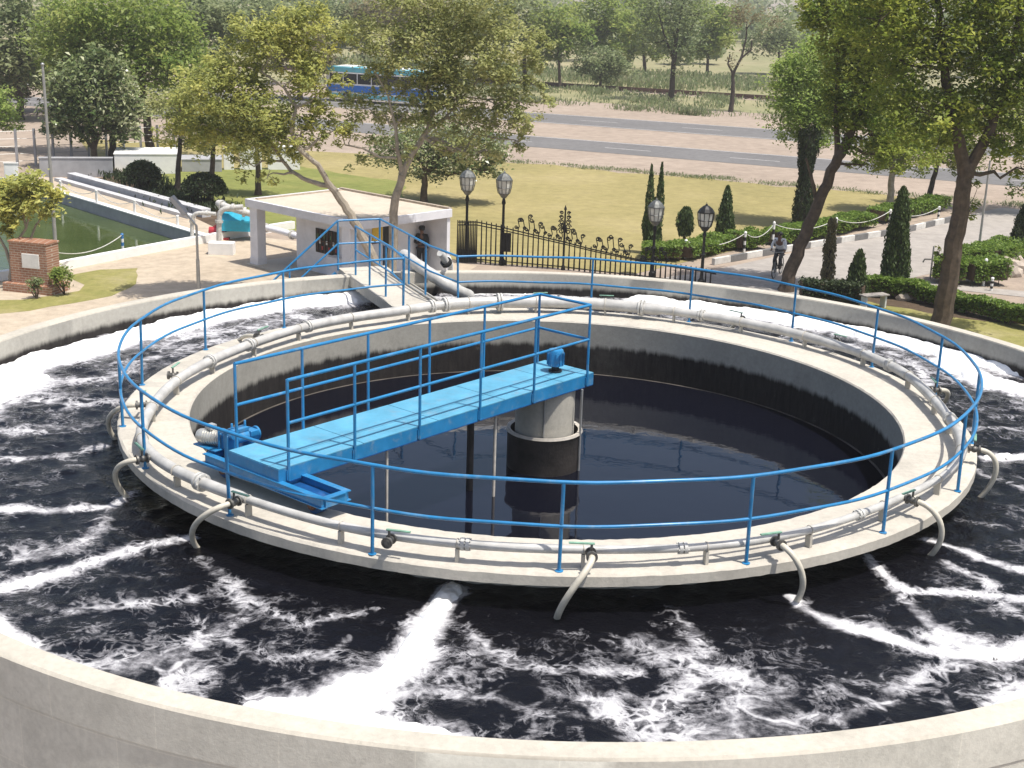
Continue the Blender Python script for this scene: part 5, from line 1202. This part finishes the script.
tree('pale_tree', 'light olive green tree with an upright pale forked trunk in front of the hut',
     [([gb(393,Yt), UY(392,270,Yt), UY(393,235,Yt), UY(394,205,Yt), UY(402,175,Yt)], .19, .13), ([UY(402,175,Yt), UY(412,155,Yt), UY(428,130,Yt), UY(433,108,Yt), UY(426,82,Yt), UY(440,55,Yt)], .12, .035), ([UY(402,175,Yt), UY(397,148,Yt-.2), UY(396,125,Yt-.2), UY(408,110,Yt-.2)], .085, .03),
      ([UY(428,130,Yt), UY(445,118,Yt+.2), UY(458,102,Yt+.2), UY(478,80,Yt)], .07, .025), ([UY(396,158,Yt-.2), UY(380,157,Yt-.3), UY(362,148,Yt-.3), UY(345,145,Yt-.3)], .05, .025), ([UY(396,130,Yt-.2), UY(388,95,Yt-.3), UY(375,72,Yt-.3)], .05, .02)],
     pxc(Yt, [(415,42,44,36),(462,42,38,36),(500,60,36,38),(450,88,36,32),(395,112,30,26,.55),(372,40,36,26,.6),(345,98,22,16,.6),(425,78,26,20,.6),(448,84,26,22,.7),(505,105,30,34),(470,125,34,26),(350,130,24,20,.45),(420,120,28,20,.6),(430,15,38,22),(490,20,34,24,.8),(360,160,24,10,.3),(515,140,12,18,.5),(530,75,16,26,.6),(385,85,24,20,.35),(485,150,26,14,.5),(362,108,24,16,.6),(432,98,28,20,.8),(405,88,26,16,.6),(545,100,12,24,.5),(388,78,26,16,.7),(350,35,24,20,.6),(400,-10,44,20),(470,-15,50,22),(535,45,18,26,.7),(458,152,28,14,.6),(522,122,22,24,.7),(395,150,24,14,.5)], .85), 25000, .15, L['olive'], M['barkpale'], 'pale barked trees beside the guard hut', spread=.15, fill=.2)
Yt = U(424,202,0).y
tree('dark_tree', 'low dark glossy leaved tree on the lawn behind the guard hut', [(tp(424,203,(424,185),(424,165)), .2, .12)], pxc(Yt, [(405,150,32,20),(440,140,36,26),(475,150,32,22),(420,170,22,12,.8),(490,170,16,14,.6),(455,165,22,14,.8),(500,152,14,14,.5)], .9), 8500, .21, L['glossy'], M['bark'], None, spread=.22)
# --- left side
Yt = U(95,168,0).y
tree('glossy_tree', 'round glossy leaved tree with several stems behind the long grey wall', [(tp(95,168,(94,150)), .22, .16), ([UY(94,150,Yt), UY(85,138,Yt), UY(74,122,Yt)], .12, .05), ([UY(94,150,Yt), UY(100,132,Yt), UY(112,112,Yt)], .11, .05), ([UY(94,150,Yt), UY(92,120,Yt), UY(95,90,Yt)], .12, .05)],
     pxc(Yt, [(95,88,36,28),(72,112,26,24),(122,108,24,24),(100,68,24,18),(52,128,18,10,.7),(125,132,14,12,.6),(85,125,26,16,.7),(65,92,20,20)], .9), 9500, .33, L['glossy'], M['bark'], 'trees beyond the green pool', spread=.22, aspect=.45)
def simple_tree(base, clumps, label, mat, bark, n, ls, group, name='broad_tree', r=.3, Y=None):
    b_ = U(base[0], base[1], 0); top = min(q[1]+q[3]*.3 for q in clumps); cx = sum(q[0] for q in clumps)/len(clumps)
    low = max(q[1] for q in clumps)
    return tree(name, label, [([b_, UY(base[0]*.8+cx*.2, (base[1]+low)/2, b_.y), UY(base[0]*.5+cx*.5, low*.6+top*.4, b_.y), UY(cx, top, b_.y)], r, r*.3)], pxc(b_.y, clumps, .9), n, ls, L[mat], M[bark], group, spread=.2)
GL = 'broad trees behind the pool'
simple_tree((152,158), [(110,40,46,34),(150,72,40,30),(75,30,40,32),(185,75,34,28),(130,10,50,28),(170,40,36,30),(105,70,34,18,.7),(60,60,24,24,.7)], 'big broad deep green tree rising behind the glossy leaved tree', 'mid', 'bark', 17000, .30, GL)
simple_tree((112,166), [(118,128,12,14,.6),(108,112,14,14,.6)], 'dark narrow trunk with sparse leaves right of the glossy leaved tree', 'glossy', 'barkdark', 900, .25, GL, r=.26)
simple_tree((177,196), [(185,128,22,20),(172,105,22,20),(200,110,20,18)], 'small tree with a dark trunk between the two dome shrubs', 'olive', 'barkdark', 3200, .2, GL, r=.16)
simple_tree((210,206), [(218,120,24,22),(205,140,18,14),(232,140,20,16)], 'small tree with a slim trunk in front of the second dome shrub', 'olive', 'bark', 3600, .18, GL, r=.17)
simple_tree((258,195), [(255,140,26,20),(272,118,24,20),(240,118,22,18)], 'slim trunked tree on the green lawn left of the hut roof', 'olive', 'bark', 3400, .19, GL, r=.17)
simple_tree((20,120), [(20,45,40,36),(45,75,30,24),(-10,70,34,34),(30,10,44,26)], 'dark bluish tree mass behind the flagpole top at the far left', 'grey', 'barkdark', 7000, .42, GL)
simple_tree((2,112), [(10,78,26,22),(-5,62,24,24),(22,92,18,12)], 'dry brown leaved small tree at the left edge beyond the pool', 'dry', 'barkdark', 3000, .32, GL, r=.2)
simple_tree((-6,150), [(-2,112,22,14),(8,122,14,10),(-8,100,20,12)], 'light green drooping branch tree cut by the left edge of the photo', 'bright', 'bark', 2200, .22, GL, r=.16)
simple_tree((192,108), [(195,12,32,22),(222,18,24,18),(180,30,24,18),(210,45,24,20)], 'grey green feathery tree rising above the yellow green tree', 'grey', 'barkdark', 5500, .42, GL)
simple_tree((330,70), [(330,15,34,22),(300,5,34,22),(350,32,26,18),(318,40,22,14)], 'grey green tree beyond the bus on its left', 'grey', 'barkdark', 4500, .55, GL)
simple_tree((395,72), [(400,10,34,24),(370,18,26,20),(430,18,30,22),(400,40,28,16)], 'grey green tree beyond the bus on its right', 'dry', 'barkdark', 4500, .55, GL)
simple_tree((255,84), [(255,15,34,24),(278,28,24,20),(238,35,22,18)], 'dark grey green tree far behind the yellow green tree', 'grey', 'barkdark', 4200, .5, GL)
simple_tree((475,84), [(470,22,38,26),(500,12,34,24),(448,36,26,16),(485,42,24,14)], 'olive tree beyond the road behind the light olive tree', 'olive', 'barkdark', 4600, .5, GL)
simple_tree((525,86), [(522,18,30,24),(538,40,20,14),(508,36,18,14)], 'pale grey green tree left of the fresh green trees beyond the road', 'grey', 'barkdark', 3600, .5, GL)
simple_tree((62,112), [(62,40,30,26),(40,55,22,20),(82,52,20,20)], 'mid green tree behind the flagpole beside the big broad tree', 'mid', 'barkdark', 5200, .36, GL)
simple_tree((300,100), [(298,40,28,20),(318,62,18,12),(285,60,18,14)], 'olive brown bush tree right behind the yellow green crown', 'dry', 'barkdark', 3000, .42, GL)
# small leafy tree by the plinth
Yt = U(10,284,0).y
tree('frangipani_tree', 'small pale olive tree with bare forked stems right behind the brick plinth', [(tp(12,286,(12,268)), .12, .10), ([UY(12,268,Yt), UY(6,250,Yt), UY(0,238,Yt), UY(-8,222,Yt)], .07, .03), ([UY(12,268,Yt), UY(15,245,Yt), UY(26,228,Yt), UY(22,208,Yt)], .07, .03), ([UY(14,264,Yt), UY(28,246,Yt), UY(36,225,Yt), UY(46,212,Yt)], .06, .025), ([UY(26,228,Yt), UY(32,205,Yt)], .04, .02)],
     pxc(Yt, [(18,192,24,18),(40,200,20,18),(0,205,24,22),(30,182,18,10),(-15,200,22,20),(52,212,10,10,.6),(8,225,16,10,.5)], .9), 4600, .23, L['yellowgreen'], M['barkpale'], None, spread=.22, aspect=.4)
# --- beyond the road
GR = 'trees scattered beyond the railway'
def road_tree(*a, **k): return simple_tree(*a, GR, 'field_tree', **k)
road_tree((560,88), [(552,22,26,20),(572,35,22,16),(540,45,20,16),(560,52,20,10,.7)], 'pale olive tree left of the grey green bush beyond the railway', 'mid', 'bark', 3600, .5, r=.2)
road_tree((585,75), [(598,12,26,22),(612,32,24,20),(590,40,18,14),(630,22,18,18)], 'fresh green tree behind the grey green bush beyond the railway', 'mid', 'barkdark', 4400, .55, r=.3)
road_tree((600,90), [(600,62,20,13),(615,66,18,11),(588,66,14,9),(605,75,16,8,.7)], 'rounded grey green bush beside the railway', 'grey', 'barkdark', 3400, .38, r=.2)
road_tree((645,72), [(640,20,22,26),(650,40,18,18),(628,45,14,14)], 'dark green tree left of the airy acacia', 'mid', 'barkdark', 3200, .55, r=.28)
road_tree((707,78), [(705,25,22,24),(712,45,16,14),(722,30,18,22),(698,50,14,10)], 'fresh green tree right of the airy acacia', 'mid', 'barkdark', 3600, .55, r=.24)
road_tree((780,75), [(775,30,24,18),(760,45,18,12),(790,45,20,16)], 'greyish tree half hidden behind the light green crown', 'grey', 'barkdark', 2400, .55, r=.22)
Yt = U(671,101,0).y
tree('field_tree', 'airy grey acacia with a dark straight trunk between road and railway', [(tp(671,101,(673,75),(675,50),(678,25),(684,0)), .32, .10), ([UY(674,60,Yt), UY(664,35,Yt), UY(658,10,Yt)], .14, .05), ([UY(674,55,Yt), UY(690,30,Yt), UY(700,12,Yt)], .12, .05)],
     pxc(Yt, [(670,20,30,26),(655,42,20,16,.8),(688,45,18,18,.8),(672,60,18,12,.6),(690,12,22,18),(652,10,20,18),(675,-8,30,14)], .9), 5200, .34, L['grey'], M['barkdark'], GR, spread=.26, fill=.2)
Yt = U(731,112,0).y
tree('bare_tree', 'nearly bare dark forked tree at the far road edge', [(tp(731,112,(733,92),(733,74)), .24, .16), ([UY(733,74,Yt), UY(741,58,Yt), UY(746,40,Yt), UY(747,22,Yt)], .14, .05), ([UY(741,58,Yt), UY(751,50,Yt), UY(752,40,Yt)], .10, .05), ([UY(733,74,Yt), UY(728,64,Yt), UY(730,54,Yt)], .11, .06), ([UY(746,30,Yt), UY(757,15,Yt)], .06, .02)],
     pxc(Yt, [(748,14,22,12),(762,22,16,10,.6),(735,18,12,10,.5),(735,60,8,8,.4)], .9), 900, .28, L['dry'], M['barkdark'], None, spread=.25, fill=.2)
# distant wood: one mass
def wood():
    P = []; Tn = []
    for row, (t, hgt, n) in enumerate(((190, 7, 60), (235, 8, 70), (290, 9, 80), (370, 10, 80), (480, 11, 90), (640, 13, 90))):
        for s in np.linspace(-t*.75, t*.62, n):
            if rng.random() < (.5 if row < 2 else .3): continue
            c = RD*(s+rng.normal(0, 4)-t*.1)+RN*(t+rng.normal(0, 12)); hh = hgt*rng.uniform(.55, 1.15); r = hh*rng.uniform(.45, .75)
            p, tt, tw = clump_points((c.x, c.y, hh*.55), (r, r, hh*.5), 150 if row > 2 else 260, 24, .4, .22); P.append(p); Tn.append(tt+rng.normal(0, .16))
    P = np.concatenate(P); Tn = np.concatenate(Tn); k = P[:,2] > .1; d = np.hypot(P[k][:,0], P[k][:,1])
    o = leaves('distant_wood', P[k], .9+d*.0016, Tn[k], L['grey'], None, .6); tag(o, 'hazy wood of grey green trees stretching far behind the railway', 'wood', kind='stuff')
wood()
# ================================================================== HAZE
mb = MB(); mb.box((0, 620, 22), (1900, 1300, 46)); hz = mb.build('haze', M['white'], smooth_=False); hz['kind'] = 'stuff'; hz['label'] = 'thin pale dusty haze over the far trees and fields'
hm = bpy.data.materials.new('haze'); hm.use_nodes = True; hm.node_tree.nodes.clear(); vo = hm.node_tree.nodes.new('ShaderNodeVolumePrincipled'); vo.inputs['Color'].default_value = (.95, .93, .89, 1); vo.inputs['Density'].default_value = .0006; vo.inputs['Anisotropy'].default_value = .2
ho = hm.node_tree.nodes.new('ShaderNodeOutputMaterial'); hm.node_tree.links.new(vo.outputs[0], ho.inputs['Volume']); hz.data.materials.clear(); hz.data.materials.append(hm)
